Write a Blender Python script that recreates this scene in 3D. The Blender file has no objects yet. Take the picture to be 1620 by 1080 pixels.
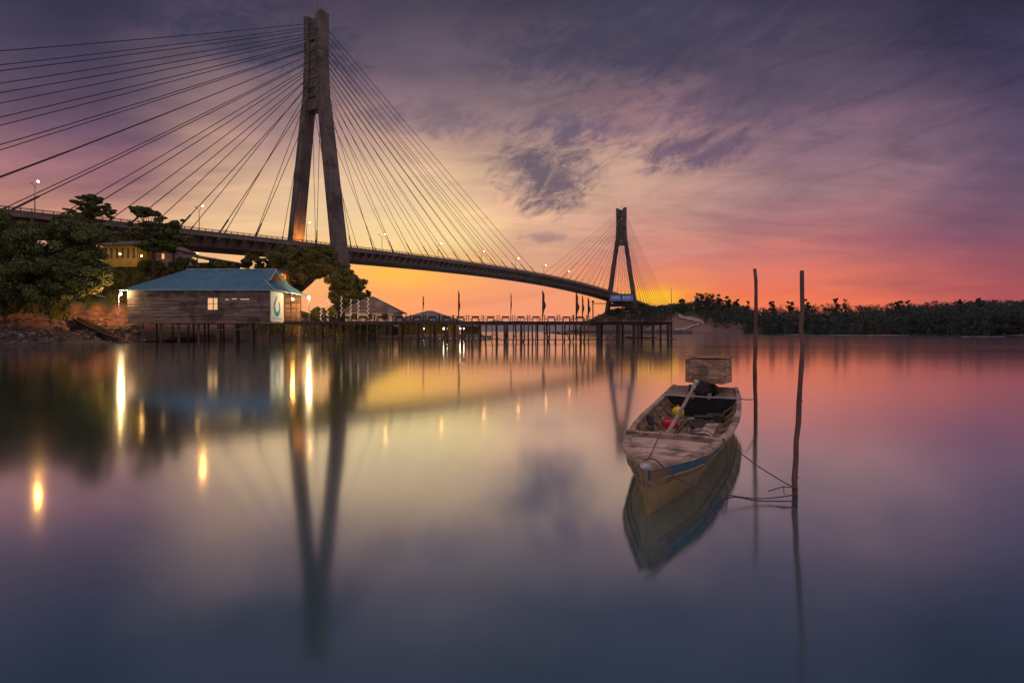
import bpy, math, random
import numpy as np
from mathutils import Vector, Matrix
random.seed(7)
rng = np.random.default_rng(7)
R = math.radians
F, HY, HC = 820.0, 524.0, 1.7          # focal length in photo pixels, horizon row, eye height

def at(px, py, z):
    """a pixel of the photo at depth z (metres) -> world point"""
    return Vector(((px - 810) / F * z, z, HC - (py - HY) * z / F))

def gx(px, z, h=0.0):
    return Vector(((px - 810) / F * z, z, h))

# ------------------------------------------------------------------ camera
sc = bpy.context.scene
cam = bpy.data.cameras.new('camera')
cam.sensor_width = 36
cam.lens = F / 1620 * 36
cam.shift_y = -16 / 1620
cam.clip_end = 20000
cam.clip_start = 0.05
co = bpy.data.objects.new('camera', cam)
co.location = (0, 0, HC)
co.rotation_euler = (R(90), 0, 0)
sc.collection.objects.link(co)
sc.camera = co
sc.view_settings.view_transform = 'Standard'
sc.view_settings.look = 'None'
sc.view_settings.exposure = 0
sc.view_settings.gamma = 1

# ------------------------------------------------------------------ world: dusk sky
def lin(c):
    return tuple((v / 255 / 12.92) if v / 255 <= 0.04045 else ((v / 255 + 0.055) / 1.055) ** 2.4 for v in c)

w = bpy.data.worlds.new('World')
sc.world = w
w.use_nodes = True
nt = w.node_tree
nt.nodes.clear()
L = nt.links.new

class NG:
    def __init__(s, nt): s.nt = nt
    def n(s, t, **k):
        o = s.nt.nodes.new(t)
        for a, b in k.items(): setattr(o, a, b)
        return o
    def put(s, sock, v):
        if isinstance(v, (int, float)): sock.default_value = v
        elif isinstance(v, (tuple, list)):
            sock.default_value = tuple(v) + ((1,) if len(v) == 3 and len(sock.default_value) == 4 else ())
        else: s.nt.links.new(v, sock)
    def m(s, op, a, b=0.0, c=0.0, clamp=False):
        o = s.n('ShaderNodeMath', operation=op, use_clamp=clamp)
        s.put(o.inputs[0], a); s.put(o.inputs[1], b)
        if op in ('MULTIPLY_ADD', 'COMPARE'): s.put(o.inputs[2], c)
        return o.outputs[0]
    def ss(s, v, a, b, t0=0.0, t1=1.0, kind='SMOOTHSTEP'):
        o = s.n('ShaderNodeMapRange', interpolation_type=kind)
        s.put(o.inputs[0], v)
        for i, q in enumerate((a, b, t0, t1)): o.inputs[i + 1].default_value = q
        return o.outputs[0]
    def mix(s, f, a, b, mode='MIX'):
        o = s.n('ShaderNodeMixRGB', blend_type=mode)
        s.put(o.inputs[0], f); s.put(o.inputs[1], a); s.put(o.inputs[2], b)
        return o.outputs[0]
    def noise(s, vec, scale, detail=5, rough=0.55, dist=0.0):
        o = s.n('ShaderNodeTexNoise')
        if vec is not None: s.nt.links.new(vec, o.inputs['Vector'])
        o.inputs['Scale'].default_value = scale
        o.inputs['Detail'].default_value = detail
        o.inputs['Roughness'].default_value = rough
        o.inputs['Distortion'].default_value = dist
        return o.outputs[0]
    def ramp(s, v, stops):
        o = s.n('ShaderNodeValToRGB')
        e = o.color_ramp.elements
        while len(e) > 1: e.remove(e[0])
        e[0].position = stops[0][0]; e[0].color = tuple(stops[0][1]) + (1,)
        for p, c in stops[1:]:
            q = e.new(p); q.color = tuple(c) + (1,)
        s.put(o.inputs[0], v)
        return o.outputs[0]
    def comb(s, x, y, z):
        o = s.n('ShaderNodeCombineXYZ')
        s.put(o.inputs[0], x); s.put(o.inputs[1], y); s.put(o.inputs[2], z)
        return o.outputs[0]

g = NG(nt)
tc = g.n('ShaderNodeTexCoord')
nrm = g.n('ShaderNodeVectorMath', operation='NORMALIZE')
L(tc.outputs['Generated'], nrm.inputs[0])
sep = g.n('ShaderNodeSeparateXYZ'); L(nrm.outputs[0], sep.inputs[0])
X, Y, Z = sep.outputs
az = g.m('ARCTAN2', X, Y)
hyp = g.m('SQRT', g.m('ADD', g.m('MULTIPLY', X, X), g.m('MULTIPLY', Y, Y)))
te0 = g.m('DIVIDE', g.m('MAXIMUM', Z, 0.0), g.m('MAXIMUM', hyp, 0.001))
# cloud-layer coordinates (a flat layer overhead)
zz = g.m('ADD', g.m('MAXIMUM', Z, 0.0), 0.16)
cv = g.comb(g.m('DIVIDE', X, zz), g.m('DIVIDE', Y, zz), 0.0)
wn = g.noise(cv, 1.3, 4, 0.55, 0.8)
te = g.m('MAXIMUM', g.m('ADD', te0, g.m('MULTIPLY', g.m('SUBTRACT', wn, 0.5), g.m('MULTIPLY', te0, 0.42))), 0.0)
p = g.m('DIVIDE', te, g.m('ADD', te, 0.5))
azw = g.m('ADD', az, g.m('MULTIPLY', g.m('SUBTRACT', g.noise(cv, 0.8, 3), 0.5), 0.35))

cols = [
 (100, [(0,(42,44,70)),(100,(68,62,90)),(200,(108,82,106)),(280,(155,108,116)),(330,(198,138,122)),(430,(225,160,120)),(524,(225,160,120))]),
 (400, [(0,(64,58,82)),(100,(88,78,102)),(200,(156,126,130)),(290,(222,180,148)),(350,(236,196,148)),(430,(238,180,120)),(524,(240,160,110))]),
 (650, [(0,(74,68,90)),(100,(108,94,114)),(200,(158,132,134)),(290,(222,184,150)),(350,(250,218,154)),(395,(248,204,128)),(430,(250,176,92)),(470,(246,156,100)),(524,(240,152,118))]),
 (850, [(0,(66,62,82)),(100,(92,82,102)),(200,(148,124,130)),(290,(206,170,146)),(360,(212,168,142)),(420,(218,160,128)),(465,(240,152,112)),(524,(236,148,124))]),
 (1040,[(0,(64,62,84)),(100,(88,80,102)),(200,(150,118,130)),(290,(186,148,138)),(360,(204,144,130)),(410,(212,132,118)),(440,(232,136,98)),(466,(250,156,66)),(524,(246,148,80))]),
 (1250,[(0,(60,56,82)),(100,(82,74,98)),(200,(124,100,120)),(290,(150,116,126)),(380,(184,116,116)),(430,(218,118,102)),(465,(240,120,86)),(524,(240,112,82))]),
 (1590,[(0,(40,40,66)),(100,(58,54,84)),(200,(86,72,102)),(290,(104,82,106)),(370,(128,82,104)),(430,(152,80,94)),(465,(170,82,90)),(524,(170,82,90))]),
]
def stops(px, ys):
    ca = math.cos(math.atan((px - 810) / F))
    out = []
    for y, c in ys:
        t = (HY - y) / F * ca
        out.append((t / (t + 0.5), lin(c)))
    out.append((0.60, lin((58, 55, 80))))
    out.append((0.74, (0.42, 0.37, 0.42)))  # unseen sky overhead, brightened as added fill light
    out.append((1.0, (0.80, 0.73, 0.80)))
    return sorted(out, key=lambda q: q[0])
azs = [math.atan((px - 810) / F) for px, _ in cols]
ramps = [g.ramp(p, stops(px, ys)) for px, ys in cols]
back = g.ramp(p, [(0, (0.34, 0.26, 0.31)), (0.3, (0.42, 0.34, 0.38)), (0.6, (0.54, 0.47, 0.54)), (1, (0.80, 0.73, 0.80))])  # sky behind the camera, raised as unseen fill light
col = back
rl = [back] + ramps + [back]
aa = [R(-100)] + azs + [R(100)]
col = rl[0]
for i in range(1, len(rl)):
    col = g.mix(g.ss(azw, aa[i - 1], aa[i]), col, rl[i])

def blob(az0, te_0, wa, wt, inner=0.0):
    a = g.m('DIVIDE', g.m('SUBTRACT', az, az0), wa)
    b = g.m('DIVIDE', g.m('SUBTRACT', te0, te_0), wt)
    r = g.m('SQRT', g.m('ADD', g.m('MULTIPLY', a, a), g.m('MULTIPLY', b, b)))
    return g.ss(r, inner, 1.0, 1.0, 0.0)
def azpx(px): return math.atan((px - 810) / F)
def tepx(px, y): return (HY - y) / F * math.cos(azpx(px))
# broad wisps
wv = g.n('ShaderNodeMapping'); L(cv, wv.inputs[0]); wv.inputs['Rotation'].default_value = (0, 0, R(35)); wv.inputs['Scale'].default_value = (0.55, 1.5, 1)
w1 = g.noise(wv.outputs[0], 1.7, 8, 0.56, 0.7)
w2 = g.noise(wv.outputs[0], 4.5, 8, 0.6, 0.5)
dk = g.m('MULTIPLY', g.ss(w1, 0.5, 0.72), g.ss(te0, 0.05, 0.3))
col = g.mix(g.m('MULTIPLY', dk, 0.6), col, g.mix(0.68, col, lin((70, 64, 92))))
lt = g.m('MULTIPLY', g.ss(w1, 0.5, 0.28), g.ss(te0, 0.04, 0.25))
col = g.mix(g.m('MULTIPLY', lt, 0.55), col, g.mix(1.0, col, (1.42, 1.25, 1.22), 'MULTIPLY'))
col = g.mix(1.0, col, g.mix(g.ss(te0, 0.03, 0.25), (1, 1, 1), g.ramp(w2, [(0.3, (1.12,) * 3), (0.7, (0.88,) * 3)])), 'MULTIPLY')
# low streaks close to the horizon
sv = g.comb(g.m('MULTIPLY', az, 2.2), g.m('MULTIPLY', g.m('SUBTRACT', te0, g.m('MULTIPLY', az, 0.10)), 26.0), 3.0)
st = g.noise(sv, 1.0, 5, 0.55, 0.3)
low = g.m('MULTIPLY', g.ss(te0, 0.26, 0.05), 0.55)
col = g.mix(g.m('MULTIPLY', low, g.ss(st, 0.5, 0.75)), col, g.mix(1.0, col, (0.84, 0.72, 0.86), 'MULTIPLY'))
col = g.mix(g.m('MULTIPLY', low, g.ss(st, 0.5, 0.25)), col, g.mix(1.0, col, (1.16, 1.02, 0.92), 'MULTIPLY'))
mot = g.m('MULTIPLY', g.ss(te0, 0.16, 0.30), g.ss(az, -0.25, 0.1))
mv = g.comb(g.m('ADD', g.m('MULTIPLY', az, 6.0), g.m('MULTIPLY', te0, 5.0)), g.m('SUBTRACT', g.m('MULTIPLY', te0, 20.0), g.m('MULTIPLY', az, 5.0)), 7.0)
mn = g.noise(mv, 1.1, 9, 0.68, 0.9)
col = g.mix(g.m('MULTIPLY', mot, g.ss(mn, 0.46, 0.68, 0.0, 0.55)), col, g.mix(1.0, col, (0.66, 0.66, 0.80), 'MULTIPLY'))
col = g.mix(g.m('MULTIPLY', mot, g.ss(mn, 0.5, 0.30, 0.0, 0.6)), col, g.mix(1.0, col, (1.35, 1.16, 1.14), 'MULTIPLY'))
col = g.mix(g.ss(te0, 0.15, 0.4), col, g.mix(1.0, col, (1.05, 1.0, 0.92), 'MULTIPLY'))
# bright breaks round the hidden sun
for (px, y, wa, wt, c, s) in [(690, 352, 0.15, 0.085, (250, 214, 152), 0.75), (610, 372, 0.13, 0.05, (250, 216, 148), 0.6),
                              (625, 436, 0.13, 0.040, (255, 190, 78), 0.8), (1030, 470, 0.085, 0.028, (255, 196, 44), 0.85),
                              (600, 310, 0.30, 0.15, (238, 204, 164), 0.65), (720, 375, 0.16, 0.05, (250, 214, 160), 0.5), (985, 262, 0.18, 0.10, (214, 172, 148), 0.65)]:
    mk = blob(azpx(px), tepx(px, y), wa, wt)
    mk = g.m('MULTIPLY', mk, g.ss(g.m('ADD', w2, g.m('MULTIPLY', mk, 0.45)), 0.45, 0.75))
    col = g.mix(g.m('MULTIPLY', mk, s), col, lin(c))
# ragged darker clouds
fv = g.comb(g.m('ADD', g.m('MULTIPLY', az, 9.0), g.m('MULTIPLY', te0, -3.0)), g.m('ADD', g.m('MULTIPLY', te0, 13.0), g.m('MULTIPLY', az, -2.5)), 1.0)
f1 = g.noise(fv, 1.25, 9, 0.66, 1.0)
fm = g.m('ADD', g.m('MULTIPLY', f1, 0.6), g.m('MULTIPLY', g.noise(fv, 3.1, 9, 0.7, 0.6), 0.4))
for (px, y, wa, wt, c, s, lo) in [(862, 272, 0.16, 0.13, (98, 84, 104), 0.92, 0.56), (905, 215, 0.10, 0.09, (100, 86, 106), 0.8, 0.60), (900, 195, 0.16, 0.07, (106, 92, 114), 0.7, 0.70),
                                  (1085, 238, 0.22, 0.06, (104, 84, 108), 0.9, 0.60), (690, 190, 0.24, 0.07, (108, 92, 110), 0.6, 0.64),
                                  (400, 55, 0.34, 0.13, (52, 52, 76), 0.7, 0.68), (1000, 50, 0.50, 0.20, (62, 60, 84), 0.6, 0.66),
                                  (862, 376, 0.08, 0.016, (150, 120, 124), 0.7, 0.62), (1220, 150, 0.4, 0.10, (84, 72, 98), 0.5, 0.68),
                                  (1000, 205, 0.26, 0.05, (104, 88, 112), 0.5, 0.70)]:
    mk = blob(azpx(px), tepx(px, y), wa, wt)
    mk = g.m('MULTIPLY', g.ss(g.m('ADD', g.m('MULTIPLY', g.m('SUBTRACT', fm, 0.5), 3.4), g.m('MULTIPLY', mk, 0.80)), lo - 0.50, lo + 0.30), g.ss(mk, 0.0, 0.35))
    col = g.mix(g.m('MULTIPLY', mk, s), col, lin(c))
# the clear air behind the clouds
sky = g.n('ShaderNodeTexSky', sky_type='NISHITA', sun_disc=False)
sky.sun_elevation = R(1.5)
sky.sun_rotation = R(-12)
bgS = g.n('ShaderNodeBackground'); L(sky.outputs[0], bgS.inputs[0]); bgS.inputs[1].default_value = 0.004
bg = g.n('ShaderNodeBackground'); L(col, bg.inputs[0]); bg.inputs[1].default_value = 1.0
ad = g.n('ShaderNodeAddShader'); L(bg.outputs[0], ad.inputs[0]); L(bgS.outputs[0], ad.inputs[1])
wo = g.n('ShaderNodeOutputWorld'); L(ad.outputs[0], wo.inputs[0])

# (the sun itself is below the horizon: the sky is the only daylight)

# ------------------------------------------------------------------ materials
def mat(name, c1, c2=None, rough=0.8, scale=3.0, stretch=(1, 1, 1), bump=0.3, bdist=0.02, metal=0.0, detail=6, c3=None, scale3=0.4, emit=None, es=0.0, spec=0.3, lohi=(0.35, 0.65)):
    m = bpy.data.materials.new(name); m.use_nodes = True
    q = NG(m.node_tree); b = m.node_tree.nodes['Principled BSDF']
    t = q.n('ShaderNodeTexCoord'); mp = q.n('ShaderNodeMapping')
    m.node_tree.links.new(t.outputs['Object'], mp.inputs[0]); mp.inputs['Scale'].default_value = stretch
    nz = q.noise(mp.outputs[0], scale, detail, 0.6, 0.2)
    c2 = c2 or tuple(v * 0.6 for v in c1)
    c = q.ramp(nz, [(lohi[0], c1), (lohi[1], c2)])
    if c3:
        n3 = q.noise(t.outputs['Object'], scale3, 5, 0.6, 0.5)
        c = q.mix(q.ss(n3, 0.48, 0.62), c, c3)
    m.node_tree.links.new(c, b.inputs['Base Color'])
    b.inputs['Roughness'].default_value = rough; b.inputs['Metallic'].default_value = metal
    b.inputs['Specular IOR Level'].default_value = spec
    if bump:
        bp = q.n('ShaderNodeBump'); bp.inputs['Strength'].default_value = bump; bp.inputs['Distance'].default_value = bdist
        m.node_tree.links.new(nz, bp.inputs['Height']); m.node_tree.links.new(bp.outputs[0], b.inputs['Normal'])
    if emit:
        b.inputs['Emission Color'].default_value = tuple(emit) + (1,); b.inputs['Emission Strength'].default_value = es
    return m
def glow(name, c, s):
    m = bpy.data.materials.new(name); m.use_nodes = True
    q = NG(m.node_tree); m.node_tree.nodes.clear()
    e = q.n('ShaderNodeEmission'); e.inputs[0].default_value = tuple(c) + (1,); e.inputs[1].default_value = s
    o = q.n('ShaderNodeOutputMaterial'); m.node_tree.links.new(e.outputs[0], o.inputs[0])
    return m
def foliage(name, ca, cb, cc, scale=0.5):
    m = bpy.data.materials.new(name); m.use_nodes = True
    q = NG(m.node_tree); b = m.node_tree.nodes['Principled BSDF']
    t = q.n('ShaderNodeTexCoord')
    nz = q.noise(t.outputs['Object'], scale, 3, 0.6)
    gi = q.n('ShaderNodeNewGeometry')
    c = q.ramp(nz, [(0.35, ca), (0.5, cb), (0.68, cc)])
    c = q.mix(1.0, c, q.ramp(gi.outputs['Random Per Island'], [(0, (0.6,) * 3), (1, (1.4,) * 3)]), 'MULTIPLY')
    m.node_tree.links.new(c, b.inputs['Base Color'])
    b.inputs['Roughness'].default_value = 0.75; b.inputs['Specular IOR Level'].default_value = 0.15
    return m

M = {}
M['concrete'] = mat('concrete', (0.16, 0.122, 0.115), (0.095, 0.072, 0.07), 0.9, 0.5, (1, 1, 0.35), 0.4, 0.15, c3=(0.06, 0.048, 0.048), scale3=0.12)
def joints(m, every=3.6):
    q = NG(m.node_tree); b = m.node_tree.nodes['Principled BSDF']; src = b.inputs['Base Color'].links[0].from_socket
    t = q.n('ShaderNodeTexCoord'); sp = q.n('ShaderNodeSeparateXYZ'); m.node_tree.links.new(t.outputs['Object'], sp.inputs[0])
    ln = q.ss(q.m('SINE', q.m('MULTIPLY', sp.outputs[2], 2 * math.pi / every)), .93, .995)
    mp = q.n('ShaderNodeMapping'); m.node_tree.links.new(t.outputs['Object'], mp.inputs[0]); mp.inputs['Scale'].default_value = (1.6, 1.6, .05)
    sk = q.noise(mp.outputs[0], 1.0, 6, .65)
    c = q.mix(q.m('MULTIPLY', ln, .45), src, (0.05, 0.04, 0.04)); c = q.mix(q.ss(sk, .52, .72, 0, .6), c, (0.055, 0.045, 0.045))
    m.node_tree.links.new(c, b.inputs['Base Color'])
joints(M['concrete'])
M['deck'] = mat('deck_concrete', (0.20, 0.14, 0.13), (0.11, 0.08, 0.078), 0.9, 0.35, (1, 1, 1), 0.4, 0.1)
M['rail'] = mat('rail_steel', (0.12, 0.10, 0.11), None, 0.7, 2)
M['cable'] = mat('cable_sheath', (0.035, 0.028, 0.035), None, 0.6, 1.0, bump=0)
M['steel'] = mat('grey_steel', (0.18, 0.18, 0.19), None, 0.5, 4, metal=0.4)
M['darkwood'] = mat('dark_wood', (0.07, 0.045, 0.035), (0.03, 0.02, 0.018), 0.85, 3, (3, 3, 0.5), 0.5)
M['pile'] = mat('pile_wood', (0.12, 0.075, 0.055), (0.05, 0.03, 0.025), 0.85, 3, (3, 3, 0.4), 0.5)
M['plank'] = mat('grey_plank', (0.25, 0.17, 0.145), (0.085, 0.062, 0.06), 0.85, 2.2, (0.25, 2, 6), 0.5, lohi=(0.4, 0.6), c3=(0.085, 0.06, 0.055), scale3=0.35)
M['blueroof'] = mat('blue_roof', (0.040, 0.16, 0.27), (0.03, 0.11, 0.19), 0.5, 0.8, (1, 1, 1), 0.2, c3=(0.05, 0.11, 0.15), scale3=0.6)
M['roofedge'] = mat('roof_edge', (0.30, 0.36, 0.40), None, 0.6, 2)
M['brownroof'] = mat('brown_roof', (0.13, 0.085, 0.08), (0.07, 0.045, 0.045), 0.8, 1.2, c3=(0.16, 0.13, 0.13))
M['greyroof'] = mat('grey_roof', (0.20, 0.17, 0.17), (0.11, 0.09, 0.09), 0.7, 1.0)
M['cream'] = mat('cream_wall', (0.42, 0.34, 0.30), (0.30, 0.24, 0.22), 0.8, 1.0)
M['yellow'] = mat('yellow_wall', (0.62, 0.42, 0.06), (0.45, 0.28, 0.05), 0.7, 1.0)
M['orange'] = mat('orange_wall', (0.7, 0.28, 0.04), (0.5, 0.18, 0.03), 0.7, 1.0)
M['pink'] = mat('pink_wall', (0.5, 0.33, 0.34), None, 0.7, 1.0)
M['banner'] = mat('banner_cloth', (0.52, 0.62, 0.68), (0.42, 0.5, 0.56), 0.8, 1.5, bump=0.1)
M['teal'] = mat('teal_print', (0.03, 0.22, 0.33), (0.03, 0.17, 0.27), 0.8, 2, bump=0)
M['signblue'] = mat('sign_blue', (0.16, 0.24, 0.52), (0.12, 0.18, 0.42), 0.6, 2, bump=0)
M['cloth'] = mat('flag_cloth', (0.12, 0.035, 0.04), (0.06, 0.02, 0.03), 0.9, 2)
M['clothpale'] = mat('pale_cloth', (0.5, 0.42, 0.38), (0.3, 0.22, 0.22), 0.9, 2)
M['soil'] = mat('soil', (0.30, 0.17, 0.10), (0.16, 0.085, 0.055), 0.95, 0.8, bump=0.6, bdist=0.3, detail=10)
M['bark'] = mat('bark', (0.10, 0.07, 0.055), (0.045, 0.032, 0.026), 0.9, 3, (2, 2, 0.5), 0.6)
M['rock'] = mat('rock', (0.17, 0.125, 0.12), (0.07, 0.05, 0.055), 0.85, 1.6, bump=0.6, bdist=0.1)
M['litter'] = mat('litter', (0.10, 0.07, 0.065), (0.03, 0.02, 0.022), 0.8, 2.0, c3=(0.26, 0.19, 0.18), scale3=1.5)
M['path'] = mat('path_dirt', (0.42, 0.30, 0.27), (0.33, 0.23, 0.21), 0.95, 0.2)
M['quay'] = mat('quay_stone', (0.13, 0.11, 0.12), (0.08, 0.07, 0.075), 0.9, 0.3)
M['leafA'] = foliage('leaf_dark', (0.052, 0.066, 0.024), (0.086, 0.100, 0.036), (0.135, 0.130, 0.050), 0.35)
M['leafB'] = foliage('leaf_olive', (0.055, 0.062, 0.024), (0.092, 0.092, 0.036), (0.14, 0.125, 0.05), 0.35)
M['leafC'] = foliage('leaf_far_haze', (0.042, 0.056, 0.056), (0.054, 0.068, 0.062), (0.070, 0.080, 0.064), 0.06)  # slate tone puts the far haze into the leaf colour
M['grass'] = foliage('grass_blades', (0.06, 0.075, 0.02), (0.10, 0.105, 0.03), (0.16, 0.13, 0.045), 0.3)
M['win'] = glow('lit_window', (1.0, 0.55, 0.25), 0.9)
M['bulb'] = glow('bulb_white', (1.0, 0.66, 0.30), 1100)
M['bulb_or'] = glow('bulb_orange', (1.0, 0.42, 0.08), 330)
M['street'] = glow('street_bulb', (1.0, 0.42, 0.09), 620)
M['street_far'] = glow('street_bulb_far', (1.0, 0.42, 0.10), 130)
M['slope_bulb'] = glow('slope_bulb', (1.0, 0.5, 0.14), 90)
M['tube'] = glow('tube_white', (1.0, 0.80, 0.5), 28)
M['flood'] = glow('flood_orange', (1.0, 0.36, 0.05), 600)
M['string'] = glow('string_lights', (1.0, 0.7, 0.4), 1.3)
def vary(m, lo=.55, hi=1.35):
    q = NG(m.node_tree); b = m.node_tree.nodes['Principled BSDF']; l = b.inputs['Base Color'].links[0]; src = l.from_socket
    gi = q.n('ShaderNodeNewGeometry'); m.node_tree.links.new(q.mix(1.0, src, q.ramp(gi.outputs['Random Per Island'], [(0, (lo,) * 3), (1, (hi, hi * .97, hi * .95))]), 'MULTIPLY'), b.inputs['Base Color'])
for k_ in ('plank', 'pile', 'darkwood'): vary(M[k_])
# boat
M['bwood'] = mat('boat_deck_wood', (0.58, 0.40, 0.33), (0.34, 0.22, 0.18), 0.75, 3.2, (1.2, 1.2, 1.2), 0.5, 0.008, c3=(0.20, 0.13, 0.12), scale3=2.4, detail=10)
M['brail'] = mat('boat_rail_wood', (0.50, 0.33, 0.27), (0.20, 0.12, 0.10), 0.7, 5, (1, 1, 1), 0.5, 0.006, c3=(0.14, 0.09, 0.08), scale3=4, detail=10)
M['bin'] = mat('boat_inner_wood', (0.27, 0.18, 0.155), (0.11, 0.07, 0.06), 0.8, 4, (1, 1, 1), 0.5, 0.006, c3=(0.26, 0.20, 0.15), scale3=1.6, detail=10)
M['bblue'] = mat('boat_blue_paint', (0.03, 0.095, 0.17), (0.03, 0.06, 0.10), 0.55, 5, (1, 1, 1), 0.3, 0.004, c3=(0.17, 0.09, 0.06), scale3=3.2, detail=9)
M['brust'] = mat('boat_red_paint', (0.19, 0.095, 0.05), (0.13, 0.085, 0.045), 0.6, 5, (1, 1, 1), 0.3, 0.004, c3=(0.22, 0.17, 0.10), scale3=3, detail=9)
M['bside'] = mat('boat_side_wood', (0.34, 0.22, 0.12), (0.18, 0.12, 0.07), 0.7, 4, (1, 1, 1), 0.4, 0.005, c3=(0.10, 0.09, 0.07), scale3=2.5, detail=9)
M['bhull'] = mat('boat_bottom', (0.26, 0.17, 0.075), (0.15, 0.105, 0.05), 0.6, 3, (1, 1, 1), 0.3, 0.004)
M['box'] = mat('box_wood', (0.46, 0.27, 0.18), (0.20, 0.11, 0.08), 0.8, 4, (1.2, 1.2, 5), 0.6, 0.01, c3=(0.14, 0.10, 0.07), scale3=3, detail=10)
M['engine'] = mat('engine_metal', (0.09, 0.07, 0.06), (0.03, 0.025, 0.025), 0.5, 9, metal=0.6)
M['shaft'] = mat('shaft_pole', (0.42, 0.28, 0.26), (0.22, 0.15, 0.14), 0.55, 5, c3=(0.2, 0.15, 0.14), scale3=3)
M['palemetal'] = mat('pale_metal', (0.55, 0.50, 0.52), (0.3, 0.27, 0.28), 0.4, 6, metal=0.5)
M['red'] = mat('red_plastic', (0.60, 0.02, 0.035), (0.42, 0.015, 0.03), 0.4, 4, bump=0.05)
M['yel'] = mat('yellow_plastic', (0.80, 0.55, 0.02), (0.6, 0.38, 0.02), 0.45, 4, bump=0.05)
M['rope'] = mat('rope_fibre', (0.13, 0.09, 0.09), (0.06, 0.04, 0.045), 0.9, 30, bump=0.3)
M['stake'] = mat('stake_wood', (0.17, 0.085, 0.07), (0.06, 0.035, 0.035), 0.8, 5, (3, 3, 0.5), 0.6, 0.01)
M['bottle'] = mat('dark_glass', (0.03, 0.05, 0.05), None, 0.3, 3)
M['black'] = mat('black_rubber_and_shade', (0.02, 0.02, 0.022), None, 0.6, 3)
M['whitepaint'] = mat('white_chain', (0.5, 0.45, 0.45), None, 0.6, 3)

# ------------------------------------------------------------------ mesh helpers
C = sc.collection
ROOTM = {}
def thing(name, label, cat, loc, rz=0.0, group=None):
    o = bpy.data.objects.new(name, None); C.objects.link(o)
    o.location = loc; o.rotation_euler = (0, 0, rz); o.empty_display_size = 0.3
    o['label'] = label; o['category'] = cat
    if group: o['group'] = group
    ROOTM[o.name] = (Matrix.Translation(Vector(loc)) @ Matrix.Rotation(rz, 4, 'Z')).inverted()
    return o
def root_inv(o):
    while o.parent: o = o.parent
    return ROOTM.get(o.name, Matrix.Identity(4))
def tag(o, label, cat, group=None):
    o['label'] = label; o['category'] = cat
    if group: o['group'] = group
    return o

class MB:
    def __init__(s): s.v = []; s.f = []; s.mi = []; s.cur = 0
    def add(s, vs, fs):
        n = len(s.v); s.v += [tuple(v) for v in vs]
        s.f += [tuple(i + n for i in f) for f in fs]; s.mi += [s.cur] * len(fs); return s
    def hexa(s, p):
        return s.add(p, [(0, 3, 2, 1), (4, 5, 6, 7), (0, 1, 5, 4), (1, 2, 6, 5), (2, 3, 7, 6), (3, 0, 4, 7)])
    def box(s, c, d, ax=None):
        c = Vector(c); ax = ax or (Vector((1, 0, 0)), Vector((0, 1, 0)), Vector((0, 0, 1)))
        a, b, e = [Vector(ax[i]) * d[i] / 2 for i in range(3)]
        return s.hexa([c - a - b - e, c + a - b - e, c + a + b - e, c - a + b - e, c - a - b + e, c + a - b + e, c + a + b + e, c - a + b + e])
    def beam(s, p, q, w_, h_, up=(0, 0, 1)):
        p, q = Vector(p), Vector(q); d = (q - p); l = d.length; d.normalize()
        r = d.cross(Vector(up)); r.normalize(); u = r.cross(d)
        return s.box((p + q) / 2, (l, w_, h_), (d, r, u))
    def tube(s, pts, r, n=8, cap=True):
        pts = [Vector(p) for p in pts]; rs = r if isinstance(r, (list, tuple)) else [r] * len(pts)
        vs = []; prev = None
        for i, p_ in enumerate(pts):
            d = (pts[min(i + 1, len(pts) - 1)] - pts[max(i - 1, 0)]).normalized()
            if prev is None: a = d.orthogonal().normalized()
            else:
                a = prev - d * prev.dot(d); a.normalize()
            prev = a; b = d.cross(a)
            for k in range(n):
                t = 2 * math.pi * k / n
                vs.append(p_ + (a * math.cos(t) + b * math.sin(t)) * rs[i])
        fs = []
        for i in range(len(pts) - 1):
            for k in range(n):
                k2 = (k + 1) % n
                fs.append((i * n + k, i * n + k2, (i + 1) * n + k2, (i + 1) * n + k))
        if cap:
            fs.append(tuple(range(n))[::-1]); fs.append(tuple((len(pts) - 1) * n + k for k in range(n)))
        return s.add(vs, fs)
    def sphere(s, c, r, n=12, m=8, sc_=(1, 1, 1)):
        c = Vector(c); vs = []; fs = []
        for i in range(m + 1):
            th = math.pi * i / m
            for k in range(n):
                ph = 2 * math.pi * k / n
                vs.append(c + Vector((math.sin(th) * math.cos(ph) * r * sc_[0], math.sin(th) * math.sin(ph) * r * sc_[1], math.cos(th) * r * sc_[2])))
        for i in range(m):
            for k in range(n):
                k2 = (k + 1) % n
                if i == 0: fs.append((k, (i + 1) * n + k, (i + 1) * n + k2))
                elif i == m - 1: fs.append((i * n + k, (i + 1) * n + k, i * n + k2))
                else: fs.append((i * n + k, (i + 1) * n + k, (i + 1) * n + k2, i * n + k2))
        return s.add(vs, fs)
    def build(s, name, m, parent=None, smooth=False, mats=None, world=True, bevel=0):
        me = bpy.data.meshes.new(name)
        vs = s.v
        if parent is not None and world:
            inv = root_inv(parent); vs = [inv @ Vector(v) for v in s.v]
        me.from_pydata([tuple(v) for v in vs], [], s.f); me.update()
        o = bpy.data.objects.new(name, me); C.objects.link(o)
        for q in (mats or [m]): me.materials.append(q)
        if mats: me.polygons.foreach_set('material_index', s.mi)
        if smooth: me.polygons.foreach_set('use_smooth', [True] * len(me.polygons))
        if parent is not None: o.parent = parent
        if bevel:
            b = o.modifiers.new('bevel', 'BEVEL'); b.width = bevel; b.segments = 2
        return o

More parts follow.
